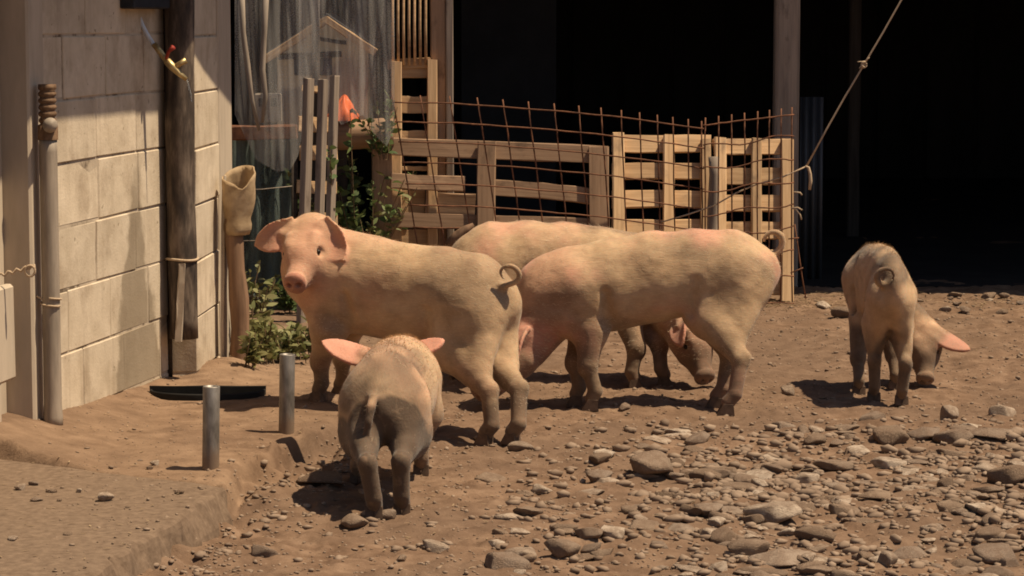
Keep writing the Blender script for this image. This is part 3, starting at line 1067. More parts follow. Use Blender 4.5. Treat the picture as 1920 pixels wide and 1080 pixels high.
# ------------------------------------------------------------------ pallets, gate, mesh, rope
def standing_pallet(label, stiles, boards, Y0, Y1, mat, lean=0.33):
    """stiles: (px0, px1, py_top, py_bottom); boards: (px0, px1, py0, py1). Built in a plane from Y0 (left) to Y1 (right)."""
    def atl(px, py, Y):
        q = at(px, py, Y=Y)
        return at(px, py, Y=Y + lean * max(0, q.z))

    xs = [s[0] for s in stiles] + [s[1] for s in stiles]
    pa, pb = min(xs), max(xs)
    Yf = lambda px: Y0 + (Y1 - Y0) * (px - pa) / (pb - pa)
    base = at((pa + pb) / 2, 560, Y=(Y0 + Y1) / 2)
    t = thing('wooden_pallet', (base.x, base.y, 0), label, 'pallet')
    dvec = (at(pb, 300, Y=Y1) - at(pa, 300, Y=Y0))
    dvec.z = 0
    dvec.normalize()
    nrm = Vector((dvec.y, -dvec.x, 0))
    for (a, b, y0, y1) in stiles:
        m = (a + b) / 2
        Y = Yf(m)
        w = abs(at(b, y0, Y=Yf(b)).x - at(a, y0, Y=Yf(a)).x) / max(0.2, dvec.x)
        p0, p1 = atl(m, y0, Y), atl(m, y1, Y)
        off = nrm * 0.032
        plank('stile', p0 + off, p1 + off, w, 0.04, dvec, mat, t, 0.002)
    for (a, b, y0, y1) in boards:
        m = (y0 + y1) / 2
        p0, p1 = atl(a, m, Yf(a)), atl(b, m, Yf(b))
        h = at(a, y0, Y=Yf(a)).z - at(a, y1, Y=Yf(a)).z
        plank('board', p0, p1, h, 0.018, (0, lean, 1), mat, t, 0.003)
    return t


standing_pallet('pale wooden pallet upright behind rusty mesh, left of the grey stump',
                [(1147, 1170, 250, 552), (1243, 1264, 254, 552), (1312, 1332, 262, 552)],
                [(1147, 1332, 252, 286), (1147, 1332, 306, 337), (1147, 1332, 358, 391), (1147, 1332, 411, 443), (1147, 1332, 465, 497), (1147, 1332, 517, 549)],
                13.42, 13.42, M['pallet'])
standing_pallet('orange-brown wooden pallet upright at the right end of the fence, beside the rope',
                [(1337, 1359, 258, 566), (1407, 1426, 260, 566), (1462, 1485, 262, 566)],
                [(1337, 1485, 260, 291), (1337, 1485, 313, 346), (1337, 1485, 366, 397), (1337, 1485, 416, 449), (1337, 1485, 467, 499), (1337, 1485, 520, 552)],
                13.41, 13.44, M['pallet'])
standing_pallet('narrow ladder-like pallet standing on end below the pale bars',
                [(733, 753, 116, 470), (801, 820, 112, 470)],
                [(752, 802, 117, 146), (752, 802, 180, 212), (752, 802, 246, 262), (752, 802, 312, 320), (735, 797, 356, 402), (752, 802, 430, 460)],
                13.46, 13.47, M['pallet'], 0.1)
# pallet turned almost edge-on behind the big pig's head
tp = thing('wooden_pallet', at(592, 590, z=0), 'weathered pallet standing on end, turned edge-on behind the big pig', 'pallet')
A, B = at(566, 300, Y=12.55), at(622, 300, Y=13.1)
for (px, w, Y, y0) in ((571, 0.075, 12.6, 147), (598, 0.062, 12.85, 150), (620, 0.062, 13.08, 142)):
    p0, p1 = at(px + 8, y0, Y=Y), at(px - 5, 600, Y=Y)
    p1.z = 0.0
    plank('stile', p0, p1, w, 0.03, (0.35, 1, 0), M['grey_wood'], tp, 0.003)
for (y0, y1, a, b) in ((160, 172, 566, 612), (218, 246, 560, 628), (272, 300, 562, 632), (338, 362, 556, 630), (398, 420, 560, 632), (460, 480, 560, 630)):
    m = (y0 + y1) / 2
    p0, p1 = at(a, m, Y=13.12), at(b, m + 2, Y=13.16)
    plank('board', p0, p1, (y1 - y0) / F * 13.1, 0.02, (0, 0.2, 1), M['pallet'], tp, 0.003)

# plank gate
gt = thing('plank_gate', at(930, 560, z=0), 'brown gate of three horizontal rails and two uprights behind rusty mesh', 'gate')
GYY = 13.36
for (a, b, ya, yb, h) in ((735, 1140, 275, 290, 33), (735, 872, 339, 345, 28), (928, 1106, 352, 368, 30), (735, 1108, 412, 424, 28), (735, 1108, 500, 505, 28)):
    q0, q1 = at(a, ya, Y=GYY), at(b, yb, Y=GYY)
    q0, q1 = at(a, ya, Y=GYY + 0.16 * (q0.z - 0.4)), at(b, yb, Y=GYY + 0.16 * (q1.z - 0.4))
    plank('rail', q0, q1, h / F * GYY, 0.024, (0, 0.16, 1), M['plank'], gt, 0.003, 7)
for (px, w, y0, y1) in ((913, 34, 266, 556), (1122, 37, 276, 556)):
    plank('upright', at(px, y0, Y=GYY - 0.03 + 0.16 * 0.45), at(px, y1, Y=GYY - 0.03 - 0.16 * 0.35), w / F * GYY, 0.03, (1, 0, 0), M['plank'], gt, 0.003)
plank('back_board', at(798, 380, Y=13.49), at(890, 385, Y=13.49), 0.12, 0.018, (0, 0, 1), M['plank'], gt, 0.003)
lg = at(876, 432, Y=13.2)
tag(tube('wood_stub', [at(842, 462, Y=13.2), at(858, 442, Y=13.2), at(874, 430, Y=13.2), at(888, 421, Y=13.2)], [0.03, 0.028, 0.022, 0.010], M['post_wood'], None, 10),
    'short pointed wood stub leaning at the foot of the plank gate', 'wood')
# grey stump post between the pallets
sg_ = thing('fence_stump', at(1338, 560, Y=13.45), 'short grey weathered stump post between the two upright pallets', 'post')
zt = at(1338, 294, Y=13.45).z
pts = [(at(1338, 300, Y=13.45).x + 0.004 * math.sin(i), 13.45, -0.05 + (zt + 0.05) * i / 9) for i in range(10)]
tube('shaft', pts, [0.033 - 0.0006 * i + 0.002 * math.sin(i * 2.2) for i in range(10)], M['grey_post'], sg_, 12)

# rusty welded mesh, two panels
def wire_panel(label, xs, top, dips, Yf, lean, rows, ground_y, seed):
    t = thing('wire_mesh_panel', (at(xs[len(xs) // 2], 560, Y=Yf(xs[len(xs) // 2])).x, Yf(xs[len(xs) // 2]), 0), label, 'wire mesh')
    r = random.Random(seed)
    for i, px in enumerate(xs):
        Y = Yf(px)
        pts = []
        for k in range(7):
            py = top(px) - 14 + (ground_y - top(px) + 14) * k / 6
            sh = lean(px) * (py - top(px))
            pts.append(at(px + sh, py, Y=Y) + Vector((r.uniform(-.002, .002), r.uniform(-.004, .004), 0)))
        tube('upright_bar', pts, 0.0038, M['rust'], t, 6)
    for j in range(rows):
        pts = []
        n = 20
        for k in range(n + 1):
            px = xs[0] - 4 + (xs[-1] - xs[0] + 8) * k / n
            py = top(px) + dips(px, j)
            sh = lean(px) * (py - top(px))
            pts.append(at(px + sh, py, Y=Yf(px) - 0.008) + Vector((0, r.uniform(-.004, .004), r.uniform(-.002, .002))))
        tube('cross_bar', pts, 0.0038, M['rust'], t, 6)
    return t


top1 = lambda px: float(np.interp(px, [735, 850, 900, 1040, 1130, 1210, 1330], [192, 194, 197, 208, 216, 226, 243]))
xs1 = [738, 790, 845, 897, 945, 992, 1040, 1086, 1128, 1165, 1200, 1233, 1262, 1290, 1316]
wire_panel('long rusty welded wire mesh sagging in front of the plank gate and middle pallet', xs1, top1,
           lambda px, j: (36 + 0.5 * j) * j, lambda px: 13.25 + 0.06 * ((px - 735) / 600) ** 2,
           lambda px: float(np.interp(px, [735, 900, 1050, 1200, 1330], [0.17, 0.15, 0.10, 0.03, 0.0])), 10, 562, 1)
top2 = lambda px: float(np.interp(px, [1310, 1400, 1492], [236, 225, 214]))
xs2 = [1322, 1347, 1372, 1396, 1420, 1442, 1464, 1485]
wire_panel('short rusty welded mesh rising to the right over the end pallet', xs2, top2,
           lambda px, j: (40 + 0.5 * j) * j + (4 * math.sin(px * 0.05 + j) if j else 0), lambda px: 13.28 + 0.02 * (px - 1320) / 170,
           lambda px: 0.0, 9, 566, 2)
# bent loose bars below the rope
lb = thing('wire_offcut', at(1500, 560, Y=13.4), 'bent rusty wire offcut hanging beside the right end pallet', 'wire')
tube('long_wire', [at(x, y, Y=13.38) for x, y in ((1490, 420), (1497, 470), (1504, 520), (1511, 560))], 0.0035, M['rust'], lb, 6)
for (a, b) in (((1478, 448), (1498, 446)), ((1482, 512), (1506, 502))):
    tube('short_wire', [at(a[0], a[1], Y=13.375), at(b[0], b[1], Y=13.375)], 0.0035, M['rust'], lb, 6)

# rope
rp = thing('rope', at(1512, 310, Y=13.32), 'thin twine rope stretched diagonally from above down to the end pallet, knotted midway', 'rope')
tube('line', [at(x, y, Y=13.3) for x, y in ((1720, -50), (1690, 0), (1655, 62), (1620, 121), (1585, 180), (1550, 242), (1512, 312))], 0.0048, M['rope'], rp, 6)
tube('line', [at(x, y, Y=13.3) for x, y in ((1512, 312), (1490, 322), (1465, 333), (1420, 345), (1380, 362), (1340, 385), (1290, 402), (1235, 418))], 0.0042, M['rope'], rp, 6)
kn = at(1620, 121, Y=13.3)
tube('knot', [kn + Vector((0.012 * math.cos(a), 0.012 * math.sin(a * 1.3), 0.014 * math.sin(a))) for a in [i * 0.45 for i in range(28)]], 0.006, M['rope'], rp, 6)
for (x, y) in ((1611, 128), (1608, 116), (1630, 108)):
    tube('loose_end', [kn, at((x + 1620) / 2 + 1, (y + 121) / 2 - 3, Y=13.29), at(x, y, Y=13.285)], 0.0028, M['rope'], rp, 5)
tube('loose_end', [at(x, y, Y=13.29) for x, y in ((1510, 312), (1516, 314), (1519, 326), (1520, 340), (1518, 356))], [0.006, 0.007, 0.008, 0.009, 0.007], M['rope'], rp, 6)
for pts in (((1488, 360), (1500, 361), (1504, 366)), ((1484, 390), (1492, 392), (1500, 402), (1503, 412)), ((1484, 390), (1496, 389), (1504, 394))):
    tube('loose_end', [at(x, y, Y=13.29) for x, y in pts], 0.004, M['rope'], rp, 5)

# pale bars above the ladder pallet
br = thing('bar_grille', at(768, 118, Y=13.56), 'grille of thin pale upright bars at the top above the ladder-like pallet', 'grille')
for i in range(7):
    px = 736 + i * 10.3
    tube('bar', [at(px + 1.0, 122, Y=13.56), at(px, 50, Y=13.56), at(px + 0.5, -90, Y=13.56)], 0.0075, M['pallet'], br, 8)
plank('bottom_rail', at(728, 121, Y=13.575), at(806, 117, Y=13.575), 0.05, 0.014, (0, 0, 1), M['pallet'], br)
plank('top_rail', at(728, -92, Y=13.575), at(806, -92, Y=13.575), 0.05, 0.014, (0, 0, 1), M['pallet'], br)

# ------------------------------------------------------------------ things behind the netting
# shade-net panel with rusty beam
V2, F2 = [], []
nu, nv = 24, 20
for i in range(nu + 1):
    for j in range(nv + 1):
        px = 428 + 118 * i / nu
        py = 262 + (582 - 262) * j / nv
        p = at(px, py, Y=13.1 + 0.03 * math.sin(i * 0.9 + j * 0.15) + 0.02 * math.sin(j * 0.5))
        V2.append(p)
for i in range(nu):
    for j in range(nv):
        a = i * (nv + 1) + j
        F2.append((a, a + 1, a + nv + 2, a + nv + 1))
sn = thing('shade_net_fence', at(487, 580, Y=13.1), 'dark green-grey shade net fence under a rusty beam, left of the edge-on pallet', 'fence')
put('net_sheet', mesh_from('net_sheet', V2, F2, True), M['shade_net'], sn)
plank('top_beam', at(425, 249, Y=13.08), at(556, 246, Y=13.08), 0.072, 0.06, (0, 0, 1), M['rust'], sn, 0.003)
tube('post', [at(552, 250, Y=13.14), at(549, 600, Y=13.14)], 0.02, M['dark_wood'], sn, 8)
for py in (352, 448, 556):
    tube('wire', [at(428, py + 4, Y=13.06), at(490, py + 3, Y=13.06), at(548, py - 3, Y=13.06)], 0.0025, M['pvc'], sn, 5)
# gabled wooden hutch behind the netting
ht = thing('wooden_hutch', at(600, 140, Y=14.1), 'weathered gabled wooden hutch behind the hanging net', 'hutch')
HY = 13.62
gable = [at(x, y, Y=HY) for x, y in ((520, 100), (612, 42), (690, 92), (690, 240), (520, 240))]
Vh = [tuple(p) for p in gable] + [(p.x, p.y + 0.5, p.z) for p in gable]
put('wall', mesh_from('wall', Vh, [(0, 4, 3, 2, 1), (5, 6, 7, 8, 9), (0, 1, 6, 5), (1, 2, 7, 6), (2, 3, 8, 7), (3, 4, 9, 8), (4, 0, 5, 9)]), M['concrete'], ht)
for (a, b) in (((496, 112), (614, 36)), ((610, 36), (704, 98))):
    p0, p1 = at(a[0], a[1], Y=HY - 0.05), at(b[0], b[1], Y=HY - 0.05)
    plank('barge_board', p0, p1, 0.04, 0.03, (0, 0, 1), M['pallet'], ht)
    q0, q1 = p0 + Vector((0, 0.36, 0.025)), p1 + Vector((0, 0.36, 0.025))
    plank('roof_sheet', q0, q1, 0.60, 0.012, (0, 1, 0), M['tin'], ht, 0.001)
plank('cross_rail', at(522, 106, Y=HY - 0.03), at(640, 101, Y=HY - 0.03), 0.03, 0.03, (0, 0, 1), M['dark_wood'], ht)
plank('cross_rail', at(590, 70, Y=HY - 0.03), at(650, 80, Y=HY - 0.03), 0.02, 0.02, (0, 0, 1), M['dark_wood'], ht)
plank('hatch', at(552, 124, Y=HY - 0.02), at(622, 124, Y=HY - 0.02), 0.09, 0.02, (0, 0, 1), M['tin'], ht)
plank('support', at(592, -40, Y=13.5), at(588, 600, Y=13.5), 0.035, 0.035, (1, 0, 0), M['dark_wood'], ht)
# small pale box with two openings
sb = thing('nest_box', at(505, 235, Y=13.55), 'small pale grey box with two dark openings behind the net', 'box')
c = at(504, 202, Y=13.6)
put('case', box_mesh(0.14, 0.12, 0.15, 0.006), M['pvc'], sb, Matrix.Translation(c))
for dx in (-0.032, 0.032):
    put('opening', box_mesh(0.03, 0.01, 0.045, 0.003), M['black_plastic'], sb, Matrix.Translation(c + Vector((dx, -0.061, 0.03))))
# log and orange funnel
lg = thing('log', at(680, 262, Y=13.45), 'thick brown log lying across behind the weeds', 'log')
tube('trunk', [at(612, 256, Y=13.45), at(640, 254, Y=13.45), at(680, 252, Y=13.45), at(716, 250, Y=13.45), at(738, 249, Y=13.45)], [0.07, 0.078, 0.076, 0.08, 0.075], M['plank'], lg, 14)
plank('prop', at(640, 262, Y=13.46), at(642, 600, Y=13.46), 0.06, 0.05, (1, 0, 0), M['dark_wood'], lg)
plank('prop', at(716, 262, Y=13.46), at(716, 600, Y=13.46), 0.10, 0.05, (1, 0, 0), M['plank'], lg)
fc = at(643, 222, Y=13.42)
Vo, Fo = [], []
prof = [(0.075, -0.01), (0.072, 0.015), (0.060, 0.04), (0.042, 0.07), (0.030, 0.088), (0.022, 0.10), (0.012, 0.108), (0.003, 0.112)]
for (r_, z_) in prof:
    for k in range(28):
        a = 2 * math.pi * k / 28
        rr_ = r_ * (1 + 0.16 * math.sin(5 * a + 30 * z_) + 0.10 * math.sin(9 * a - 50 * z_))
        Vo.append((rr_ * math.cos(a) + 0.15 * (z_ - 0.05), rr_ * math.sin(a), z_ * (1 + 0.1 * math.sin(3 * a))))
for i in range(len(prof) - 1):
    for k in range(28):
        a, b = i * 28 + k, i * 28 + (k + 1) % 28
        Fo.append((a, b, b + 28, a + 28))
fn = put('plastic_bag', mesh_from('plastic_bag', Vo, Fo, True), M['orange'], None, Matrix.Translation(fc))
tag(fn, 'gathered bright orange plastic bag sitting on the log', 'bag')

# hanging net, draped
def net(name, label, left, right, top, bottom, Y, seed, mat, amp=0.05, nu=70, nv=60, pinch=None):
    V2, F2 = [], []
    for i in range(nu + 1):
        u = i / nu
        for j in range(nv + 1):
            v = j / nv
            px = left + (right - left) * u
            py = top + (bottom(px) - top) * v
            if pinch:
                cx, st = pinch
                px = px + (cx(py) - px) * st(py)
            fold = math.sin(u * 9 + 1.6 * math.sin(v * 2.2 + seed)) + 0.45 * math.sin(u * 23 + v * 3 + 1.2 * math.sin(v * 4 + seed)) + 0.2 * math.sin(u * 51 - v * 4)
            V2.append(at(px, py, Y=Y + amp * fold * 0.5))
    for i in range(nu):
        for j in range(nv):
            a = i * (nv + 1) + j
            F2.append((a, a + 1, a + nv + 2, a + nv + 1))
    return tag(put(name, mesh_from(name, V2, F2, True), mat, None), label, 'net')


net('hanging_net', 'grey fine net hanging in folds from above beside the building corner', 440, 600, -40,
    lambda px: float(np.interp(px, [440, 480, 520, 545, 560, 575, 600], [215, 300, 322, 318, 290, 200, 150])), 12.95, 1, M['net'], 0.07)
net('hanging_net', 'grey net draped over the gabled hutch up to the pale bars', 560, 740, -40,
    lambda px: float(np.interp(px, [560, 600, 640, 680, 700, 725, 740], [150, 170, 235, 215, 250, 275, 240])), 13.2, 5, M['net'], 0.08)
# thick gathered cords of the net
for k, (lab, pts) in enumerate((('twisted rope of gathered net falling from the top left beside the building corner', ((452, -40), (456, 60), (464, 120), (474, 190), (486, 245))),
                  ('thicker gathered net cord hanging down to the small pale box', ((500, -40), (496, 60), (492, 130), (498, 180), (492, 230))))):
    q = [at(x, y, Y=12.9) for x, y in pts]
    tag(tube('net_cord', q, [0.016, 0.013, 0.015, 0.012, 0.008], M['pvc'] if k else M['pvc'], None, 8), lab, 'net')

# ------------------------------------------------------------------ weeds, straw, stones
def leaf_mesh(name, items):
    """items: (base, dir, side, length, width, bend) leaves as folded strips with a random attribute."""
    V2, F2, rn = [], [], []
    for (b, d, s, L, w, bend) in items:
        o = len(V2)
        up = Vector((0, 0, 1))
        for k, (u, ww) in enumerate(((0, 0.35), (0.4, 1.0), (0.75, 0.7), (1.0, 0.05))):
            c = b + d * L * u - up * bend * L * u * u
            V2 += [tuple(c - s * w * ww), tuple(c + s * w * ww)]
        for k in range(3):
            F2.append((o + 2 * k, o + 2 * k + 1, o + 2 * k + 3, o + 2 * k + 2))
        rn += [random.random()] * 8
    me = mesh_from(name, V2, F2, True)
    at_ = me.attributes.new('rnd', 'FLOAT', 'POINT')
    at_.data.foreach_set('value', rn)
    return me


def rdir(tilt):
    a = random.uniform(0, 2 * math.pi)
    return Vector((math.cos(a) * math.sin(tilt), math.sin(a) * math.sin(tilt), math.cos(tilt)))


def weed(label, base, h, spread, n, mat, leafL=0.05, group=None, stems=7, leafW=0.011):
    t = thing('weed_plant', base, label, 'weed', group)
    items, sv = [], []
    for k in range(stems):
        d = rdir(random.uniform(0.05, 0.6))
        top = Vector(base) + Vector((random.gauss(0, spread * 0.4), random.gauss(0, spread * 0.4), 0))
        tip = top + d * h * random.uniform(0.6, 1.1)
        tip.z = max(tip.z, base.z + 0.03)
        sv.append((top, tip))
        for q in range(n // stems):
            u = random.uniform(0.12, 1)
            b = top.lerp(tip, u)
            dd = rdir(random.uniform(0.5, 1.5))
            side = dd.cross(Vector((random.gauss(0, 1), random.gauss(0, 1), random.gauss(0, 1)))).normalized()
            items.append((b, dd, side, leafL * random.uniform(0.5, 1.3), leafW * random.uniform(0.6, 1.3), random.uniform(0, 0.5)))
    b0 = Vector(base)
    items = [(b - b0, d, s, L, w, be) for (b, d, s, L, w, be) in items]
    fo = put('foliage', leaf_mesh('foliage', items), mat, t, Matrix.Translation(b0))
    V2, F2 = [], []
    for (p, q) in sv:
        o = len(V2)
        for c in (p, q):
            for k in range(3):
                a = 2.1 * k
                V2.append(tuple(c - b0 + Vector((0.003 * math.cos(a), 0.003 * math.sin(a), 0))))
        F2 += [(o, o + 1, o + 4, o + 3), (o + 1, o + 2, o + 5, o + 4), (o + 2, o, o + 3, o + 5)]
    put('stems', mesh_from('stems', V2, F2, True), M['straw'], t, Matrix.Translation(b0))
    return t


WG = 'weeds along the stake and fence foot'
weed('yellow-green weed clump right of the wooden stake foot', gp(490, 684), 0.22, 0.09, 420, M['weed'], 0.045, WG, 16)
weed('low weed clump between the stake and the standing steel tube', gp(530, 680), 0.18, 0.08, 330, M['weed'], 0.042, WG, 14)
weed('sparse weed at the front foot of the big pig', gp(572, 672), 0.18, 0.06, 130, M['weed'], 0.042, WG, 9)
weed('weed squeezed between the building corner and the stake', gp(424, 672), 0.2, 0.05, 160, M['weed'], 0.045, WG, 10)
weed('taller pale weed behind the stake at the shade net', gp(476, 640), 0.34, 0.06, 170, M['weed'], 0.05, WG, 9)
weed('dark green leafy weed under the big pig snout', gp(545, 588), 0.17, 0.05, 170, M['green'], 0.06, WG, 9)
weed('weed at the foot of the shade net fence', gp(478, 590), 0.22, 0.06, 150, M['weed'], 0.05, WG, 8)
weed('fresh low weed tuft at the foot of the wooden stake', gp(468, 690), 0.14, 0.05, 150, M['weed'], 0.04, WG, 9)
weed('thin weed tuft in the sun behind the big pig front legs', gp(612, 645), 0.16, 0.05, 110, M['weed'], 0.04, WG, 8)
weed('tall green climbing weed over the log, right of the edge-on pallet', gp(680, 566) + Vector((0, -0.1, 0)), 0.95, 0.12, 620, M['green'], 0.06, None, 16, 0.015)
weed('pale dry weed tangle behind the big pig shoulder', gp(655, 570), 0.75, 0.07, 330, M['weed'], 0.05, None, 12, 0.010)
weed('green vine sprig hanging by the ladder-like pallet', at(722, 300, Y=13.3), 0.3, 0.06, 110, M['green'], 0.055, None, 7, 0.013)

# straw and chaff on the yard
items = []
for k in range(3800):
    if k < 900:
        x, y = random.uniform(0.9, 2.8), random.gauss(13.55, 0.22)
    elif k < 1300:
        x, y = random.gauss(1.45, 0.16), random.gauss(13.35, 0.12)
    else:
        x, y = random.uniform(-2.3, 2.6), random.uniform(6.6, 13.4)
    a = random.uniform(0, 2 * math.pi)
    d = Vector((math.cos(a), math.sin(a), random.uniform(-0.03, 0.12)))
    L = random.uniform(0.015, 0.06) if k < 1300 else random.uniform(0.008, 0.028)
    items.append((Vector((x, y, gh(x, y) + 0.004)), d, Vector((-d.y, d.x, 0)), L, random.uniform(0.0012, 0.003), 0.0))
tag(put('straw', leaf_mesh('straw', items), M['straw'], None), 'bits of straw and chaff strewn over the dirt yard', 'straw', kind='stuff')


def rock_mesh(seed, sub=3, flat=0.6, angular=0.3):
    import bmesh
    bm = bmesh.new()
    bmesh.ops.create_icosphere(bm, subdivisions=sub, radius=1.0)
    P = np.array([v.co[:] for v in bm.verts])
    d = 1 + 0.22 * fbm(P[:, 0] * 1.1 + seed * 5, P[:, 1] * 1.1, P[:, 2] * 1.1, seed, 3) + 0.03 * vnoise(P[:, 0] * 6, P[:, 1] * 6, P[:, 2] * 6, seed + 5)
    P = P * d[:, None]
    r = np.random.default_rng(seed)
    for k in range(int(6 * angular / 0.3)):
        n = r.normal(0, 1, 3)
        n /= np.linalg.norm(n)
        c = r.uniform(0.42, 0.8)
        e = P @ n - c
        P = P - np.outer(np.maximum(e, 0) * 0.95, n)
    P[:, 2] *= flat
    for v, p in zip(bm.verts, P):
        v.co = p
    for f in bm.faces:
        f.smooth = True
    me = bpy.data.meshes.new('stone')
    bm.to_mesh(me)
    bm.free()
    me.materials.append(M['rock'])
    return me


ROCKS = [rock_mesh(i + 1, 3, 0.48 + 0.07 * (i % 5), 0.4 + 0.25 * (i % 4)) for i in range(12)]


def stone(p, sx, sy, sz, rot, mesh, label, group=None, sink=0.25, tilt=0.0):
    o = bpy.data.objects.new('stone', mesh)
    COL.objects.link(o)
    o.matrix_basis = (Matrix.Translation((p[0], p[1], p[2] + sz * (1 - 2 * sink) * 0.55)) @ Matrix.Rotation(rot, 4, 'Z') @ Matrix.Rotation(tilt, 4, 'X') @
                      Matrix.Diagonal((sx, sy, sz / 0.62, 1)))
    tag(o, label, 'stone', group)
    return o


LANDMARKS = []


def px_stone(px, py, wpx, hpx, label, mi, rot=0.0, group=None, tilt=0.0, short=None):
    """Stone whose base is seen at px,py with the given visible width and height in photograph pixels."""
    p = gp(px, py)
    k = p.y / F
    if short:
        LANDMARKS.append((p.x, p.y, short))
    return stone(p, wpx * k * 0.68, wpx * k * 0.58, hpx * k * 0.70, rot, ROCKS[mi], label, group, 0.2, tilt)


px_stone(1668, 832, 78, 46, 'largest rounded boulder in the stone field, right of centre', 3, 0.2, short='big rounded boulder')
px_stone(1736, 818, 62, 34, 'smooth stone touching the right side of the largest boulder', 5, 0.4)
px_stone(1778, 788, 46, 44, 'pale upright triangular stone behind the boulders at right', 7, 1.1, tilt=0.3, short='pale triangular stone')
px_stone(1785, 826, 60, 26, 'flat stone in front of the pale triangular stone', 9, 0.1)
px_stone(1852, 818, 100, 30, 'long flat slab stone at the right edge of the stone field', 10, -0.1, short='long flat slab')
px_stone(1880, 782, 60, 28, 'rounded stone half buried behind the long slab', 2, 0.8)
px_stone(1580, 596, 46, 20, 'flat pale stone lying alone near the barn edge, left of the lean pig', 4, 0.1)
px_stone(660, 980, 56, 34, 'oblong stone at the near small pig hind feet', 6, 0.3)
px_stone(1172, 768, 26, 18, 'small dark round stone under the pinkish pig', 1, 0.5)
px_stone(1270, 812, 40, 16, 'flat stone on bare dirt below the pinkish pig hind feet', 0, 0.2, short='flat stone on bare dirt')
px_stone(1125, 905, 54, 38, 'pale angular stone left of the stone field near the centre', 7, 0.4, short='pale angular stone')
px_stone(1225, 890, 80, 42, 'big dark-sided stone in the left part of the stone field', 8, 0.9, short='big dark-sided stone')
px_stone(1060, 1040, 70, 44, 'dusty stone near the bottom edge, centre', 11, 0.3, short='dusty stone at bottom centre')
px_stone(1150, 1008, 52, 32, 'stone just right of the dusty one near the bottom', 3, 1.4)
px_stone(945, 1062, 95, 36, 'broad dark half-buried stone at the bottom centre', 2, 0.0, short='broad half-buried stone')
px_stone(1465, 1058, 110, 46, 'broad humped stone at the bottom of the stone field', 5, 0.2, short='broad humped stone at the bottom')
px_stone(1445, 975, 90, 34, 'broad low stone in the lower middle of the stone field', 9, 0.1, short='broad low stone mid-field')
px_stone(600, 905, 90, 44, 'pale broken lump fallen from the dirt bank', 10, 0.5)
px_stone(975, 842, 50, 18, 'flat stone just behind the big pig hind feet', 4, 0.3)
px_stone(1540, 745, 20, 9, 'tiny stone left of the lean young pig feet', 6, 0.3)
px_stone(1478, 740, 22, 20, 'small dark lump on bare dirt between the two right pigs', 8, 0.3)

for (q, nm) in (((1888, 905, 66, 34, 9, 0.1), 'wide stone by the right frame edge'), ((1785, 965, 60, 34, 3, 0.7), 'domed stone in the lower right'), ((1640, 935, 66, 30, 10, 0.2), 'thin slab below the big boulder'),
                ((1562, 880, 60, 26, 0, 0.1), 'oval stone left of the boulders'), ((1705, 1045, 72, 34, 5, 0.9), 'grey hump at the bottom right'), ((1868, 1055, 70, 40, 8, 0.3), 'squat stone in the bottom right corner'),
                ((1330, 965, 60, 34, 7, 0.6), 'wedge stone left of mid-field'), ((1530, 830, 46, 26, 1, 0.2), 'upper outlying round stone'), ((1400, 905, 54, 26, 6, 0.9), 'tilted stone in the upper field')):
    px_stone(q[0], q[1], q[2], q[3], nm + ' of the stone field' if len(nm.split()) < 9 else nm, q[4], q[5], None, 0.0, nm)

BG = 'stones heaped along the barn edge'
ORD = ['largest', 'second-largest', 'third-largest', 'fourth-largest', 'fifth-largest', 'sixth-largest', 'seventh-largest', 'eighth-largest', 'ninth-largest', 'tenth-largest', 'eleventh-largest', 'twelfth-largest', 'thirteenth-largest', 'fourteenth-largest']
edge_peb = []
for k in range(44):
    x = random.uniform(2.1, 2.75) if k % 4 else random.uniform(1.0, 2.7)
    y = random.uniform(13.1, 13.72)
    s = 0.056 - 0.0028 * k if k < 14 else random.uniform(0.006, 0.017)
    if k >= 14:
        edge_peb.append((x, y, s))
        continue
    stone((x, y, gh(x, y)), s * 1.2, s, s * 0.55, random.uniform(0, 6), random.choice(ROCKS), ORD[k] + ' stone in the rubble row along the shaded barn edge', BG)

# the stone field
FG = 'loose stones of the stone field'
cand = []
tries = 0
rr = random.Random(5)
while len(cand) < 2300 and tries < 60000:
    tries += 1
    x, y = rr.uniform(-0.75, 2.3), rr.uniform(6.3, 9.6)
    px = 960 + F * x / y
    dens = float(np.interp(px, [560, 900, 1050, 1300, 1920], [0.02, 0.06, 0.35, 0.8, 1.0])) * float(np.interp(y, [6.3, 8.6, 9.1, 9.6], [0.9, 1.0, 0.45, 0.08]))
    dens *= 0.35 + 0.9 * max(0, 0.5 + float(vnoise(x * 2.6, y * 1.6, 0.3, 91)))
    if px > 1965 or 30 + 7350 / y > 1120 or x < float(platform_edge(y)) + 0.08 or rr.random() > dens:
        continue
    s = min(0.052, 0.0080 * math.exp(abs(rr.gauss(0, 0.85))))
    cand.append((s / y, x, y, s))
cand.sort(reverse=True)
big, small = cand[:235], cand[235:]
bucket = {}
for (_, x, y, s) in big:
    def dist(m):
        return ((m[0] - x) / y) ** 2 + ((m[1] - y) / y * 0.35) ** 2
    mk = min(LANDMARKS, key=dist)
    dx, dy = (x - mk[0]), (y - mk[1]) * 0.35
    side = ('right of' if dx > 0 else 'left of') if abs(dx) > abs(dy) else ('behind' if dy > 0 else 'in front of')
    n_ = bucket.get((mk[2], side), 0)
    bucket[(mk[2], side)] = n_ + 1
    sx = s * rr.uniform(0.9, 1.6)
    stone((x, y, gh(x, y)), sx, s * rr.uniform(0.7, 1.1), s * rr.uniform(0.3, 0.65), rr.uniform(0, 6.28), rr.choice(ROCKS),
          '%s loose stone close %s the %s' % (ORD[min(n_, 13)] if n_ < 14 else 'small', side, mk[2]), FG, rr.uniform(0.38, 0.62), rr.uniform(-0.3, 0.3))
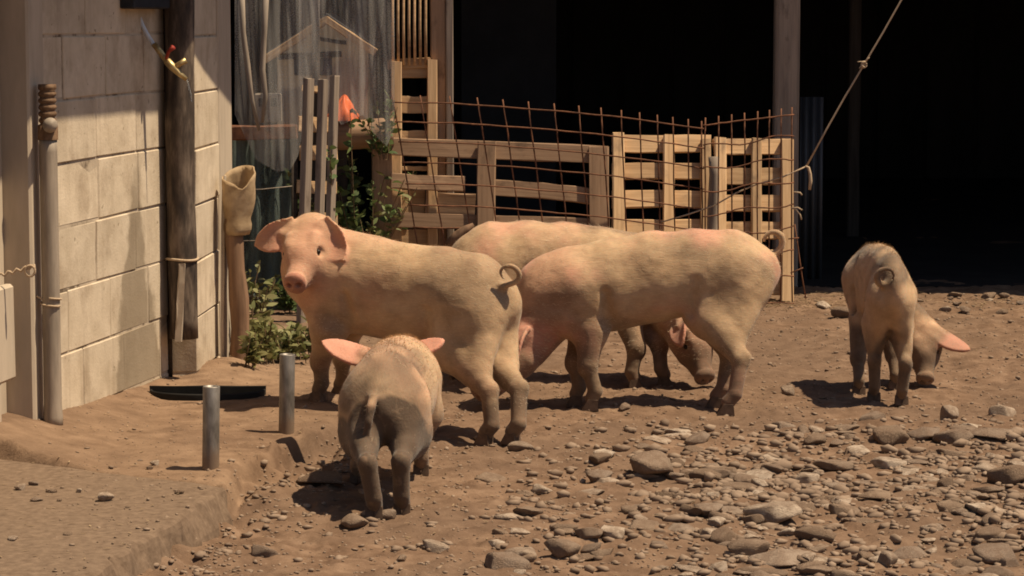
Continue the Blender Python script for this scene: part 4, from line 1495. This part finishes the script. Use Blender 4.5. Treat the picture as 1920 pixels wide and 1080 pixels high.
# pebbles and clods too many to count
PB_ = [rock_mesh(40 + i, 1, 0.65, 0.3) for i in range(5)]
PV = [(np.array([v.co[:] for v in m.vertices]), np.array([p.vertices[:] for p in m.polygons])) for m in PB_]
VV, FF = [], []
off = 0
peb = [(x, y, s) for (_, x, y, s) in small] + edge_peb
for k in range(11000):
    y = rr.uniform(6.4, 13.6)
    x = rr.uniform(-0.16, 0.21) * y * 1.15
    onp = x < float(platform_edge(y))
    if onp and rr.random() > 0.7:
        continue
    peb.append((x, y, min(0.010 if onp else 0.016, (0.0022 if onp else 0.0032) * math.exp(abs(rr.gauss(0, 0.6))))))
for k in range(520):                                  # crumbs along the bank
    y = rr.uniform(6.6, 9.0)
    x = float(platform_edge(y)) + rr.gauss(0.10, 0.07)
    peb.append((x, y, min(0.022, 0.004 * math.exp(abs(rr.gauss(0, 0.7))))))
hz_ = surface_h(np.array([p[0] for p in peb]), np.array([p[1] for p in peb]))
for (x, y, s), z in zip(peb, hz_):
    Vp, Fp = PV[rr.randrange(5)]
    a = rr.uniform(0, 6.28)
    c, sn_ = math.cos(a), math.sin(a)
    sx, sy, sz = s * rr.uniform(0.9, 1.6), s * rr.uniform(0.7, 1.1), s * rr.uniform(0.6, 1.1)
    q = Vp * [sx, sy, sz]
    VV.append(np.stack([x + q[:, 0] * c - q[:, 1] * sn_, y + q[:, 0] * sn_ + q[:, 1] * c, z + sz * 0.25 + q[:, 2]], 1))
    FF.append(Fp + off)
    off += len(Vp)
pm = mesh_np('pebbles', np.concatenate(VV), np.concatenate(FF))
tag(put('pebbles', pm, M['pebble']), 'small pebbles and dirt clods scattered over the yard', 'pebbles', kind='stuff')
# chips on the bank
CG = 'small chips on the bank'
for ci, (px, py, w) in enumerate(sorted(((40, 918, 24), (64, 910, 20), (98, 922, 22), (66, 940, 26), (196, 938, 34), (148, 922, 14), (112, 940, 12), (335, 925, 24), (24, 1012, 24), (128, 1003, 14), (240, 952, 12), (292, 872, 20), (280, 880, 14), (262, 864, 12)), key=lambda c: -c[2])):
    px_stone(px, py, w, w * 0.42, ORD[ci] + ' dark chip lying on the sandy slab at lower left', px % 12, px * 0.1, CG)

# ------------------------------------------------------------------ pigs
class Field:
    """Signed distance grid blended from round cones; meshed with surface nets."""

    def __init__(self, lo, hi, h):
        self.lo, self.h = np.array(lo, float), h
        self.n = np.ceil((np.array(hi) - self.lo) / h).astype(int) + 1
        self.f = np.full(self.n, 1.0, np.float32)

    def sub(self, a, b):
        i0 = np.clip(np.floor((np.asarray(a) - self.lo) / self.h).astype(int), 0, self.n - 1)
        i1 = np.clip(np.ceil((np.asarray(b) - self.lo) / self.h).astype(int) + 1, 1, self.n)
        sl = tuple(slice(p, q) for p, q in zip(i0, i1))
        ax = [self.lo[k] + np.arange(i0[k], i1[k]) * self.h for k in range(3)]
        return sl, np.meshgrid(*ax, indexing='ij', sparse=True)

    def blend(self, sl, d, k):
        a = self.f[sl]
        if k <= 0:
            self.f[sl] = np.minimum(a, d)
            return
        hh = np.clip(0.5 + 0.5 * (a - d) / k, 0, 1)
        self.f[sl] = a * (1 - hh) + d * hh - k * hh * (1 - hh)

    def cut(self, sl, d, k):
        a = self.f[sl]
        d = -d
        hh = np.clip(0.5 - 0.5 * (a - d) / k, 0, 1)
        self.f[sl] = a * (1 - hh) + d * hh + k * hh * (1 - hh)

    def cone(self, a, b, ra, rb, k=0.03, flat=1.0, axis=None, cut=False):
        """Round cone a-b; flat < 1 squeezes it along the unit axis."""
        a, b = np.array(a, float), np.array(b, float)
        R = max(ra, rb) + k + 0.03
        sl, (X, Y, Z) = self.sub(np.minimum(a, b) - R, np.maximum(a, b) + R)
        d = b - a
        px, py, pz = X - a[0], Y - a[1], Z - a[2]
        L2 = max(float(d @ d), 1e-9)
        t = np.clip((px * d[0] + py * d[1] + pz * d[2]) / L2, 0, 1)
        qx, qy, qz = px - t * d[0], py - t * d[1], pz - t * d[2]
        s = qx * qx + qy * qy + qz * qz
        if axis is not None and flat != 1.0:
            w = qx * axis[0] + qy * axis[1] + qz * axis[2]
            s = s + w * w * (1 / flat ** 2 - 1)
        dist = (np.sqrt(s) - (ra + (rb - ra) * t)).astype(np.float32)
        if cut:
            self.cut(sl, dist, k)
        else:
            self.blend(sl, dist, k)

    def ear(self, base, along, across, L, W, curl, bend, k=0.012):
        along = np.array(along, float)
        along /= np.linalg.norm(along)
        across = np.array(across, float)
        across -= along * (across @ along)
        across /= np.linalg.norm(across)
        nrm = np.cross(along, across)
        base = np.array(base, float)
        sl, (X, Y, Z) = self.sub(base - L * 1.25, base + L * 1.25)
        px, py, pz = X - base[0], Y - base[1], Z - base[2]
        l = px * along[0] + py * along[1] + pz * along[2]
        w = px * across[0] + py * across[1] + pz * across[2]
        n = px * nrm[0] + py * nrm[1] + pz * nrm[2]
        u = np.clip(l / L, 0, 1)
        half = W * (0.72 + 1.25 * u) * np.clip(1 - u, 0, 1) ** 0.72
        n = n - curl * w * w / W - bend * l * l / L
        th = 0.0035
        d3 = np.sqrt(np.maximum(np.abs(n) - th, 0) ** 2 + np.maximum(np.abs(w) - half, 0) ** 2 + np.maximum(np.maximum(-l - 0.02, l - L), 0) ** 2)
        d3 = d3 + np.minimum(np.maximum(np.abs(n) - th, np.abs(w) - half), 0) - 0.0035
        d3 = (d3 * 0.85).astype(np.float32)
        self.blend(sl, d3, k)

        def weight(Pt):
            q = Pt - base
            l, w, n = q @ along, q @ across, q @ nrm
            u = np.clip(l / L, 0, 1)
            hf = W * (0.72 + 1.25 * u) * (1 - u) ** 0.72
            n = n - curl * w * w / W - bend * l * l / L
            return sstep(0.12 * L, 0.45 * L, l) * (1 - sstep(0.012, 0.02, np.abs(n))) * (1 - sstep(0.01, 0.02, np.abs(w) - hf)) * (l < L + 0.02)
        return weight

    def mesh(self):
        f = self.f
        s = f < 0
        c = np.zeros(np.array(f.shape) - 1, np.int8)
        for a in (0, 1):
            for b in (0, 1):
                for d in (0, 1):
                    c += s[a:f.shape[0] - 1 + a, b:f.shape[1] - 1 + b, d:f.shape[2] - 1 + d]
        act = np.argwhere((c > 0) & (c < 8))
        idx = np.full(c.shape, -1, np.int64)
        idx[tuple(act.T)] = np.arange(len(act))
        acc = np.zeros((len(act), 3))
        cnt = np.zeros(len(act))
        for ax in range(3):
            o1, o2 = [k for k in range(3) if k != ax]
            for a in (0, 1):
                for b in (0, 1):
                    off = np.zeros(3, int)
                    off[o1], off[o2] = a, b
                    p0 = act + off
                    p1 = p0.copy()
                    p1[:, ax] += 1
                    fa, fb = f[tuple(p0.T)], f[tuple(p1.T)]
                    mk = (fa < 0) != (fb < 0)
                    t = np.where(mk, fa / np.where(mk, fa - fb, 1), 0)
                    q = off + np.zeros((len(act), 3))
                    q[:, ax] = t
                    acc += q * mk[:, None]
                    cnt += mk
        V = self.lo + (act + acc / cnt[:, None]) * self.h
        quads = []
        for ax in range(3):
            o1, o2 = [k for k in range(3) if k != ax]
            sl0 = [slice(None)] * 3
            sl1 = [slice(None)] * 3
            sl0[ax], sl1[ax] = slice(0, -1), slice(1, None)
            ch = np.argwhere(s[tuple(sl0)] != s[tuple(sl1)])
            ok = (ch[:, o1] > 0) & (ch[:, o2] > 0) & (ch[:, o1] < c.shape[o1]) & (ch[:, o2] < c.shape[o2])
            ch = ch[ok]
            ins = s[tuple(ch.T)]
            e1, e2 = np.zeros(3, int), np.zeros(3, int)
            e1[o1], e2[o2] = 1, 1
            q = np.stack([idx[tuple((ch - e1 - e2).T)], idx[tuple((ch - e2).T)], idx[tuple(ch.T)], idx[tuple((ch - e1).T)]], 1)
            flip = ins if ax != 1 else ~ins
            q[~flip] = q[~flip][:, ::-1]
            quads.append(q)
        Q = np.concatenate(quads)
        return V, Q


def npv(v):
    return np.array(v, float)


def build_pig(label, centre, yaw, scale, feet, poll, snout, head_roll=0.0, ears=None, tail=None, girth=1.0, arch=0.0,
              dip=-0.035, dirt=0.5, pink=0.3, seed=0, hgrid=0.0056, back=0.0, shoulder_shift=(0, 0, 0), depth=1.0, shade_mud_patch=None, face=1.0, snout_dirt=0.0, leg=1.0, hock_back=0.042, ham_r=1.0, hair_rear=True, ear_pink=0.8, mud=None):
    root = thing('pig', (centre[0], centre[1], gh(centre[0], centre[1])), label, 'pig')
    Wm = Matrix.Translation(Vector((centre[0], centre[1], 0))) @ Matrix.Rotation(yaw, 4, 'Z')
    inv = Wm.inverted()
    loc = lambda p: npv(inv @ Vector(p))
    S = scale
    fl = {k: loc(v) for k, v in feet.items()}
    P, N = loc(poll), loc(snout)
    hd = N - P
    hlen = np.linalg.norm(hd)
    hd = hd / hlen
    hl = hlen / 0.26                       # head scale
    zz = np.array([0, 0, 1.0])
    if abs(hd[2]) > 0.9:
        zz = np.array([1.0, 0, 0.35])
    hs = np.cross(zz, hd)
    hs /= np.linalg.norm(hs)               # head's left
    hu = np.cross(hd, hs)
    c_, s_ = math.cos(head_roll), math.sin(head_roll)
    hs, hu = hs * c_ + hu * s_, hu * c_ - hs * s_
    # trunk: x, z, radius
    tr = [(-0.385, 0.475, 0.105), (-0.30, 0.485, 0.150), (-0.16, 0.478, 0.166), (0.0, 0.462, 0.176), (0.15, 0.455, 0.178), (0.28, 0.460, 0.165), (0.36, 0.465, 0.14)]
    tr = [(x, z + 0.012, r * 0.935) for (x, z, r) in tr]
    pts = []
    for (x, z, r) in tr:
        z2 = z + arch * (1 - (x / 0.4) ** 2) + back
        sh = npv(shoulder_shift) * max(0, (x + 0.1) / 0.46) ** 1.5
        pts.append((np.array([x, 0, z2]) * S + sh, r * S))
    allp = [p for p, _ in pts] + list(fl.values()) + [P, N]
    tl = [loc(t) for t in tail] if tail else []
    allp += tl
    lo = np.min(allp, 0) - 0.23
    hi = np.max(allp, 0) + 0.23
    lo[2] = min(f[2] for f in fl.values()) - 0.03
    fd = Field(lo, hi, hgrid)
    yax = np.array([0, 1.0, 0])
    fy = 0.80 * girth
    for (a, ra), (b, rb) in zip(pts[:-1], pts[1:]):
        fd.cone(a, b, ra * depth, rb * depth, 0.04 * S, fy / depth, yax)
    # belly sag
    fd.cone(npv([-0.10, 0, 0.40 - dip + back]) * S, npv([0.20, 0, 0.385 - dip + back]) * S + npv(shoulder_shift) * 0.5, 0.100 * S, 0.110 * S, 0.07 * S, 0.95 * girth, yax)
    # neck
    A, ra = pts[-2][0], pts[-2][1]
    B = pts[-1][0]
    mid = (A + B) * 0.5 * 0.5 + P * 0.5
    jl = P - hu * 0.035 * hl + hd * 0.03 * hl
    fd.cone(B, P - hd * 0.03, pts[-1][1] * 0.98, 0.092 * hl, 0.05 * S, 0.88, yax)
    fd.cone(B - npv([0, 0, 0.05 * S]), jl, 0.115 * S, 0.072 * hl, 0.05 * S, 0.92, yax)
    # head
    fd.cone(P, P + hd * 0.10 * hl, 0.092 * hl, 0.074 * hl, 0.03, 0.98 * face, hs)
    fd.cone(P + hd * 0.08 * hl - hu * 0.012 * hl, P + hd * 0.225 * hl - hu * 0.016 * hl, 0.073 * hl, 0.045 * hl, 0.03, 0.95, hs)
    fd.cone(P + hd * 0.06 * hl - hu * 0.055 * hl, P + hd * 0.185 * hl - hu * 0.05 * hl, 0.052 * hl, 0.026 * hl, 0.03)      # lower jaw
    for s in (-1, 1):
        fd.cone(P + hd * 0.05 * hl - hu * 0.03 * hl + hs * s * 0.055 * hl, P + hd * 0.11 * hl - hu * 0.04 * hl + hs * s * 0.043 * hl, 0.042 * hl, 0.03 * hl, 0.035)   # cheeks
        fd.cone(P + hd * 0.055 * hl + hu * 0.062 * hl + hs * s * 0.048 * hl, P + hd * 0.09 * hl + hu * 0.052 * hl + hs * s * 0.05 * hl, 0.022 * hl, 0.018 * hl, 0.025)   # brows
        fd.cone(P + hd * 0.105 * hl + hu * 0.03 * hl + hs * s * 0.078 * hl, P + hd * 0.115 * hl + hu * 0.027 * hl + hs * s * 0.078 * hl, 0.014 * hl, 0.012 * hl, 0.012, cut=True)   # sockets
    # snout disc
    c0 = P + hd * 0.238 * hl - hu * 0.012 * hl
    fd.cone(c0, c0 + hd * 0.010 * hl, 0.0455 * hl, 0.0455 * hl, 0.016, 0.40, hd)
    for s in (-1, 1):
        nz = c0 + hd * 0.030 * hl + hs * s * 0.019 * hl + hu * 0.003 * hl
        fd.cone(nz, nz - hd * 0.012, 0.0105 * hl, 0.008 * hl, 0.006, cut=True)
    # mouth line
    for s in (-1, 1):
        m0 = P + hd * 0.222 * hl - hu * 0.056 * hl + hs * s * 0.02 * hl
        m1 = P + hd * 0.12 * hl - hu * 0.045 * hl + hs * s * 0.075 * hl
        fd.cone(m0, m1, 0.006 * hl, 0.006 * hl, 0.008, cut=True)
    # legs
    hooves = []
    ham = pts[1][0]
    for s, key in ((1, 'HL'), (-1, 'HR')):
        ft = fl[key]
        hip = npv([-0.285 * S, s * 0.062 * S * girth, (0.455 + back) * S])
        knee = npv([-0.235 * S * 0.8 + ft[0] * 0.2 + 0.025 * S, s * 0.084 * S * girth, (0.335 + back * 0.6) * S])
        hock = npv([ft[0] - hock_back * S, ft[1] * 0.8 + s * 0.018 * S, ft[2] + 0.195 * S])
        fet = npv([ft[0] - 0.022 * S, ft[1], ft[2] + 0.075 * S])
        fd.cone(hip, knee, 0.132 * S * ham_r, 0.098 * S * ham_r, 0.05 * S, 0.72, yax)
        fd.cone(npv([-0.36 * S, s * 0.058 * S * girth, (0.44 + back) * S]), hock * 0.55 + knee * 0.45 + npv([-0.03 * S, 0, 0.015 * S]), 0.090 * S * ham_r, 0.046 * S * ham_r, 0.05 * S, 0.82, yax)
        fd.cone(knee, hock, 0.088 * S * leg, 0.034 * S * leg, 0.03 * S, 0.80, yax)
        fd.cone(hock + npv([-0.012 * S, 0, 0.012 * S]), hock, 0.022 * S, 0.028 * S, 0.02 * S)
        fd.cone(hock, fet, 0.031 * S * leg, 0.0275 * S * leg, 0.012 * S)
        fd.cone(fet, ft + npv([0.002, 0, 0.045 * S]), 0.028 * S * leg, 0.0275 * S * leg, 0.006 * S)
        hooves.append((ft, fet))
    sp = pts[-2][0]
    for s, key in ((1, 'FL'), (-1, 'FR')):
        ft = fl[key]
        off = npv(shoulder_shift) * 0.8
        sc = npv([0.275 * S, s * 0.074 * S * girth, (0.47 + back) * S]) + off
        el = npv([0.225 * S * 0.75 + ft[0] * 0.25, s * 0.088 * S * girth, (0.315 + back * 0.6) * S]) + off * 0.7
        kn = npv([ft[0] * 0.72 + el[0] * 0.28 + 0.018 * S, ft[1] * 0.85 + el[1] * 0.15, ft[2] + 0.165 * S])
        fet = npv([ft[0] - 0.008 * S, ft[1], ft[2] + 0.07 * S])
        fd.cone(sc, el, 0.098 * S, 0.060 * S, 0.05 * S, 0.72, yax)
        fd.cone(sc + npv([0.05 * S, 0, -0.08 * S]), el + npv([0.02 * S, 0, 0.0]), 0.07 * S, 0.05 * S, 0.04 * S, 0.7, yax)
        fd.cone(el, kn, 0.064 * S * leg, 0.037 * S * leg, 0.025 * S)
        fd.cone(kn, kn + npv([0.004, 0, -0.015]), 0.037 * S * leg, 0.035 * S * leg, 0.015)
        fd.cone(kn, fet, 0.031 * S * leg, 0.0275 * S * leg, 0.012 * S)
        fd.cone(fet, ft + npv([0.004, 0, 0.045 * S]), 0.028 * S * leg, 0.0275 * S * leg, 0.006 * S)
        hooves.append((ft, fet))
    # creases behind the elbow and in front of the thigh
    for s in (-1, 1):
        yw = s * (0.155 * fy + 0.012) * S
        sh_ = npv(shoulder_shift) * 0.5
        fd.cone(npv([0.155 * S, yw * 0.93, (0.335 + back) * S]) + sh_, npv([0.175 * S, yw, (0.45 + back) * S]) + sh_, 0.013 * S, 0.006 * S, 0.035 * S, cut=True)
        fd.cone(npv([-0.135 * S, yw * 0.90, (0.345 + back) * S]), npv([-0.155 * S, yw, (0.46 + back) * S]), 0.014 * S, 0.005 * S, 0.035 * S, cut=True)
    # ears: (side, along in head frame (fwd, left, up), across hint, L, W, curl, bend)
    ear_fn = []
    for (s, al, ac, L, W, curl, bend) in ears:
        b0 = P + hs * s * 0.066 * hl + hu * 0.058 * hl + hd * 0.0 * hl
        al = npv(inv.to_3x3() @ Vector(al))
        ac = npv(inv.to_3x3() @ Vector(ac))
        fd.cone(b0 - al / np.linalg.norm(al) * 0.005, b0 + al / np.linalg.norm(al) * 0.03, 0.026 * hl, 0.018 * hl, 0.025)
        ear_fn.append(fd.ear(b0, al, ac, L, W, curl, bend))
    # tail
    if tl:
        nT = len(tl)
        for i in range(nT - 1):
            r0 = 0.0145 - 0.0095 * i / nT
            r1 = 0.0145 - 0.0095 * (i + 1) / nT
            fd.cone(tl[i], tl[i + 1], r0 * max(S, 0.85), r1 * max(S, 0.85), 0.02 if i == 0 else 0.003)
    V, Q = fd.mesh()
    # mild organic unevenness
    lum = fbm(V[:, 0] * 9 + seed, V[:, 1] * 9, V[:, 2] * 9, seed, 3)
    ctr = npv([0, 0, 0.45 * S])
    me = mesh_np('pig_body', V, Q)
    nr = np.zeros(len(V) * 3, np.float32)
    me.vertices.foreach_get('normal', nr)
    nr = nr.reshape(-1, 3).astype(float)
    trunkw = sstep(0.24 * S, 0.34 * S, V[:, 2])
    V2 = V + nr * (lum * 0.0042 * trunkw)[:, None]
    me.vertices.foreach_set('co', V2.astype(np.float32).ravel())
    me.update()
    # tints: R pink, G dirt and painted shade, B snout red
    z0 = min(f[2] for f in fl.values())
    earw = np.max([fn(V) for fn in ear_fn], 0)
    dh = np.linalg.norm(V - (P + hd * 0.11 * hl), axis=1)
    headw = 1 - sstep(0.13 * hl, 0.24 * hl, dh)
    n1 = fbm(V[:, 0] * 4 + 5 * seed, V[:, 1] * 4, V[:, 2] * 4, seed + 3, 4)
    n2 = fbm(V[:, 0] * 3 - 7 * seed, V[:, 1] * 5, V[:, 2] * 5, seed + 9, 4)
    R = np.clip(ear_pink * earw + pink * sstep(-0.1, 0.7, n1) + 0.25 * headw + 0.5 * pink * sstep(0.2, 0.36, V[:, 0] / S), 0, 1)
    low = 1 - sstep(0.08, 0.36 * S, V[:, 2] - z0 + 0.07 * n2)  # leg mud, deepened to paint the legs' shade into the colour
    Gd = np.clip(0.50 * low + dirt * (0.75 * low + 0.95 * sstep(-0.1, 0.55, n2) * (1 - 0.8 * headw)) * (1 - earw), 0, 1)
    if shade_mud_patch is not None:  # self-shadow painted into the colour, mixed with mud
        for (c3, rr, amt) in shade_mud_patch:
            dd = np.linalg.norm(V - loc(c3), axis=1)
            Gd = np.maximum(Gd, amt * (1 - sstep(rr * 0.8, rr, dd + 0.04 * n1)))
    dn = (V - c0) @ hd
    dr = np.linalg.norm((V - c0) - np.outer(dn, hd), axis=1)
    Bt = sstep(-0.012 * hl, 0.006 * hl, dn) * (dn < 0.05 * hl) * (1 - sstep(0.05 * hl, 0.058 * hl, dr)) * (1 - earw) * (1 - snout_dirt)
    Gd = np.maximum(Gd, snout_dirt * (1 - sstep(-0.10 * hl, 0.0, -dn - 0.03 * hl)) * (1 - sstep(0.07 * hl, 0.10 * hl, dr)) * (dn < 0.06 * hl))
    inner = np.zeros(len(V))
    col = np.stack([R, Gd, np.clip(Bt, 0, 1), np.ones(len(V))], 1).astype(np.float32)
    ca = me.color_attributes.new('tint', 'FLOAT_COLOR', 'POINT')
    ca.data.foreach_set('color', col.ravel())
    body = put('body', me, M['skin'], root, Wm)
    # bristles
    r = np.random.default_rng(seed + 100)
    nb = 8500
    pick = r.integers(0, len(V2), nb * 2)
    keep = (nr[pick, 0] > (-2 if hair_rear else -0.35)) & (V[pick, 2] - z0 > 0.14 * S) & (earw[pick] < 0.6) & (Bt[pick] < 0.1)
    pick = pick[keep][:nb]
    p, n = V2[pick], nr[pick]
    back_dir = np.tile(np.array([-1.0, 0, -0.25]), (len(p), 1)) + r.normal(0, 0.25, (len(p), 3))
    t = back_dir - n * np.sum(back_dir * n, 1)[:, None]
    t /= np.linalg.norm(t, axis=1)[:, None] + 1e-9
    ridge = sstep(0.75, 0.97, n[:, 2]) * (V[pick, 0] > -0.3 * S)
    Lh = (0.009 + 0.011 * r.random(len(p)) + 0.008 * ridge * r.random(len(p)))
    d = t + n * (0.16 + 0.35 * ridge[:, None] + 0.2 * r.random((len(p), 1)))
    d /= np.linalg.norm(d, axis=1)[:, None]
    w = np.cross(d, n)
    w /= np.linalg.norm(w, axis=1)[:, None] + 1e-9
    HV = np.stack([p - w * 0.0006 - n * 0.001, p + w * 0.0006 - n * 0.001, p + d * Lh[:, None]], 1).reshape(-1, 3)
    HQ = np.arange(len(HV)).reshape(-1, 3)
    hm = mesh_np('bristles', HV, HQ, False)
    hb = put('bristles', hm, M['bristle'], root, Wm)
    hb['kind'] = 'stuff'
    # hooves: two toes each
    for (ft, fet) in hooves:
        HVv, HF = [], []
        for s in (-1, 1):
            o = len(HVv)
            prof = [(-0.020, 0.016, 0.040), (-0.024, 0.017, 0.0), (0.034, 0.011, 0.0), (0.012, 0.013, 0.042)]
            for (x, hw, z) in prof:
                for sg in (-1, 1):
                    HVv.append(((x + 0.006) * S * 1.1, (s * 0.0145 + sg * hw * 0.80) * S * 1.08, z * S * 1.0))
            HF += [(o + 0, o + 1, o + 3, o + 2), (o + 2, o + 3, o + 5, o + 4), (o + 4, o + 5, o + 7, o + 6), (o + 6, o + 7, o + 1, o + 0),
                   (o + 0, o + 2, o + 4, o + 6), (o + 1, o + 7, o + 5, o + 3)]
        put('hoof', mesh_from('hoof', HVv, HF), M['hoof'], root, Wm @ Matrix.Translation(Vector(ft)))
    # eyes
    for s in (-1, 1):
        e = P + hd * 0.108 * hl + hu * 0.028 * hl + hs * s * 0.066 * hl
        V3, F3 = [], []
        ns, nr_ = 10, 6
        for i in range(nr_ + 1):
            th = math.pi * i / nr_
            for k in range(ns):
                ph = 2 * math.pi * k / ns
                V3.append((0.0105 * hl * math.sin(th) * math.cos(ph), 0.0105 * hl * math.sin(th) * math.sin(ph), 0.0105 * hl * math.cos(th)))
        for i in range(nr_):
            for k in range(ns):
                F3.append((i * ns + k, i * ns + (k + 1) % ns, (i + 1) * ns + (k + 1) % ns, (i + 1) * ns + k))
        put('eye', mesh_from('eye', V3, F3, True), M['eye'], root, Wm @ Matrix.Translation(Vector(e)))
    return root


def curl(base, d_out, d_up, r=0.035, turns=1.1, lead=0.04, side=(0, 0, 0), n=22):
    """Tail: leaves the rump along d_out then curls in the d_out/d_up plane, drifting to the side."""
    base, o, u, sd = Vector(base), Vector(d_out).normalized(), Vector(d_up).normalized(), Vector(side)
    pts = [base - o * 0.03, base, base + o * lead]
    c = base + o * lead + u * r
    for i in range(1, n):
        a = 2 * math.pi * turns * i / n
        rr = r * (1 - 0.25 * i / n)
        pts.append(c + (o * math.sin(a) - u * math.cos(a)) * rr + sd * (i / n))
    return pts


R = math.radians
# the big pig looking at the camera
f1 = {'FL': gp(600, 752), 'FR': gp(640, 742), 'HL': gp(912, 834), 'HR': gp(962, 832)}
build_pig('large pale pig standing broadside and looking at the camera, ears spread', (-0.395, 9.375), R(157), 0.95, f1,
          at(583, 454, Y=9.46), at(550, 531, Y=9.255), 0.10,
          ears=[(-1, (-0.80, -0.25, -0.30), (-0.35, 0.1, 0.9), 0.135, 0.062, -0.35, 0.3), (1, (0.60, -0.25, -0.72), (0.75, -0.1, 0.6), 0.15, 0.062, 0.35, 0.35)],
          tail=curl(at(958, 532, Y=9.15), (0.75, -0.2, 0.25), (-0.5, 0.1, 0.9), 0.036, 0.86, 0.012, (0.0, -0.02, 0)),
          girth=1.04, dirt=0.55, pink=0.25, seed=1, ear_pink=0.35, depth=1.06, arch=0.035, back=0.022, shoulder_shift=(0, 0, 0.11), leg=1.04, hock_back=0.0, face=1.2, snout_dirt=0.35)
# pig rooting behind the first, facing left
f2 = {'FR': gp(1082, 757), 'FL': gp(1112, 768), 'HR': gp(1344, 766), 'HL': gp(1366, 776)}
build_pig('pinkish pig with raised curly tail, facing left with head down behind another pig', (0.535, 10.02), R(180), 1.05, f2,
          at(975, 645, Y=9.98), at(893, 738, Y=9.86), 0.0,
          ears=[(1, (-0.45, -0.5, -0.6), (0.6, 0, 0.6), 0.14, 0.055, 0.25, -0.4), (-1, (-0.45, 0.6, -0.4), (0.6, 0, 0.6), 0.14, 0.055, 0.3, 0.4)],
          tail=curl(at(1436, 482, Y=10.02), (0.85, 0, 0.3), (-0.25, 0, 0.95), 0.048, 0.70, 0.03, (0.01, -0.01, 0)),
          girth=0.94, dirt=0.6, pink=0.75, seed=2, depth=0.93, back=0.012, ham_r=0.93, leg=0.93, shoulder_shift=(0.0, 0, -0.07), hock_back=0.045)
# far pig facing right
f3 = {'FR': gp(1188, 720), 'FL': gp(1243, 717), 'HR': gp(900, 735), 'HL': gp(852, 708)}
build_pig('dusty pig rooting with snout on the ground, facing right behind the other pigs', (0.225, 10.72), R(0), 1.02, f3,
          at(1292, 618, Y=10.50), at(1326, 710, Y=10.36), 0.0,
          ears=[(-1, (-0.2, -0.7, -0.4), (0.6, 0, 0.6), 0.12, 0.05, 0.25, -0.3), (1, (0.62, -0.35, -0.62), (0.5, 0.6, 0.45), 0.155, 0.066, 0.2, 0.2)],
          tail=None, girth=1.0, dirt=0.7, pink=0.6, seed=3, shoulder_shift=(0, 0, -0.05), snout_dirt=0.9)
# near young pig seen from behind
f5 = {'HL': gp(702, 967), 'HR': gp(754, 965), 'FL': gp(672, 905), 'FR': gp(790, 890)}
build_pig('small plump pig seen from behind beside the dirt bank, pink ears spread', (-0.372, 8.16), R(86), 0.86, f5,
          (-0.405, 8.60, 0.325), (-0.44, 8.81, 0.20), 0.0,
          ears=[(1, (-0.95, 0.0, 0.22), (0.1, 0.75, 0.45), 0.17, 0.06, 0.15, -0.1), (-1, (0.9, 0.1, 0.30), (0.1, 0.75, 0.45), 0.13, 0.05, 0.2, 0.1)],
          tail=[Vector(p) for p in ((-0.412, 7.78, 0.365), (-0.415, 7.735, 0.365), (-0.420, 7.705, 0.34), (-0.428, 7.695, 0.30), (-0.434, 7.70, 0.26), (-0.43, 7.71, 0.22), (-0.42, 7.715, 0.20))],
          girth=1.04, dirt=0.85, pink=0.3, seed=5, back=-0.10, depth=1.10, ham_r=1.10, leg=1.05, hair_rear=False, shade_mud_patch=[((-0.355, 7.72, 0.20), 0.20, 1.7), ((-0.40, 7.85, 0.08), 0.26, 1.6)])  # rump's own shadow painted on as dark patches, with some mud
# young pig at the right, rear view
f4 = {'HL': gp(1638, 752), 'HR': gp(1690, 757), 'FL': gp(1610, 736), 'FR': gp(1678, 735)}
build_pig('lean young pig seen from behind, head lowered to its right near the barn', (1.462, 10.33), R(92), 0.84, f4,
          at(1729, 632, Y=10.55), at(1736, 713, Y=10.42), 0.0,
          ears=[(-1, (-0.5, 0.4, 0.3), (0.6, 0, 0.6), 0.13, 0.05, 0.25, -0.2), (1, (0.72, -0.32, -0.55), (0.45, 0.70, 0.30), 0.155, 0.060, -0.2, 0.15)],
          tail=curl(at(1658, 534, Y=9.975), (-1.0, -0.1, 0.0), (0.1, -0.15, 1), 0.036, 0.84, 0.0, (0, -0.03, 0)),
          girth=0.66, ham_r=0.80, hair_rear=False, dirt=1.15, pink=0.2, seed=4, arch=0.03, back=0.035, snout_dirt=0.9, leg=0.95)
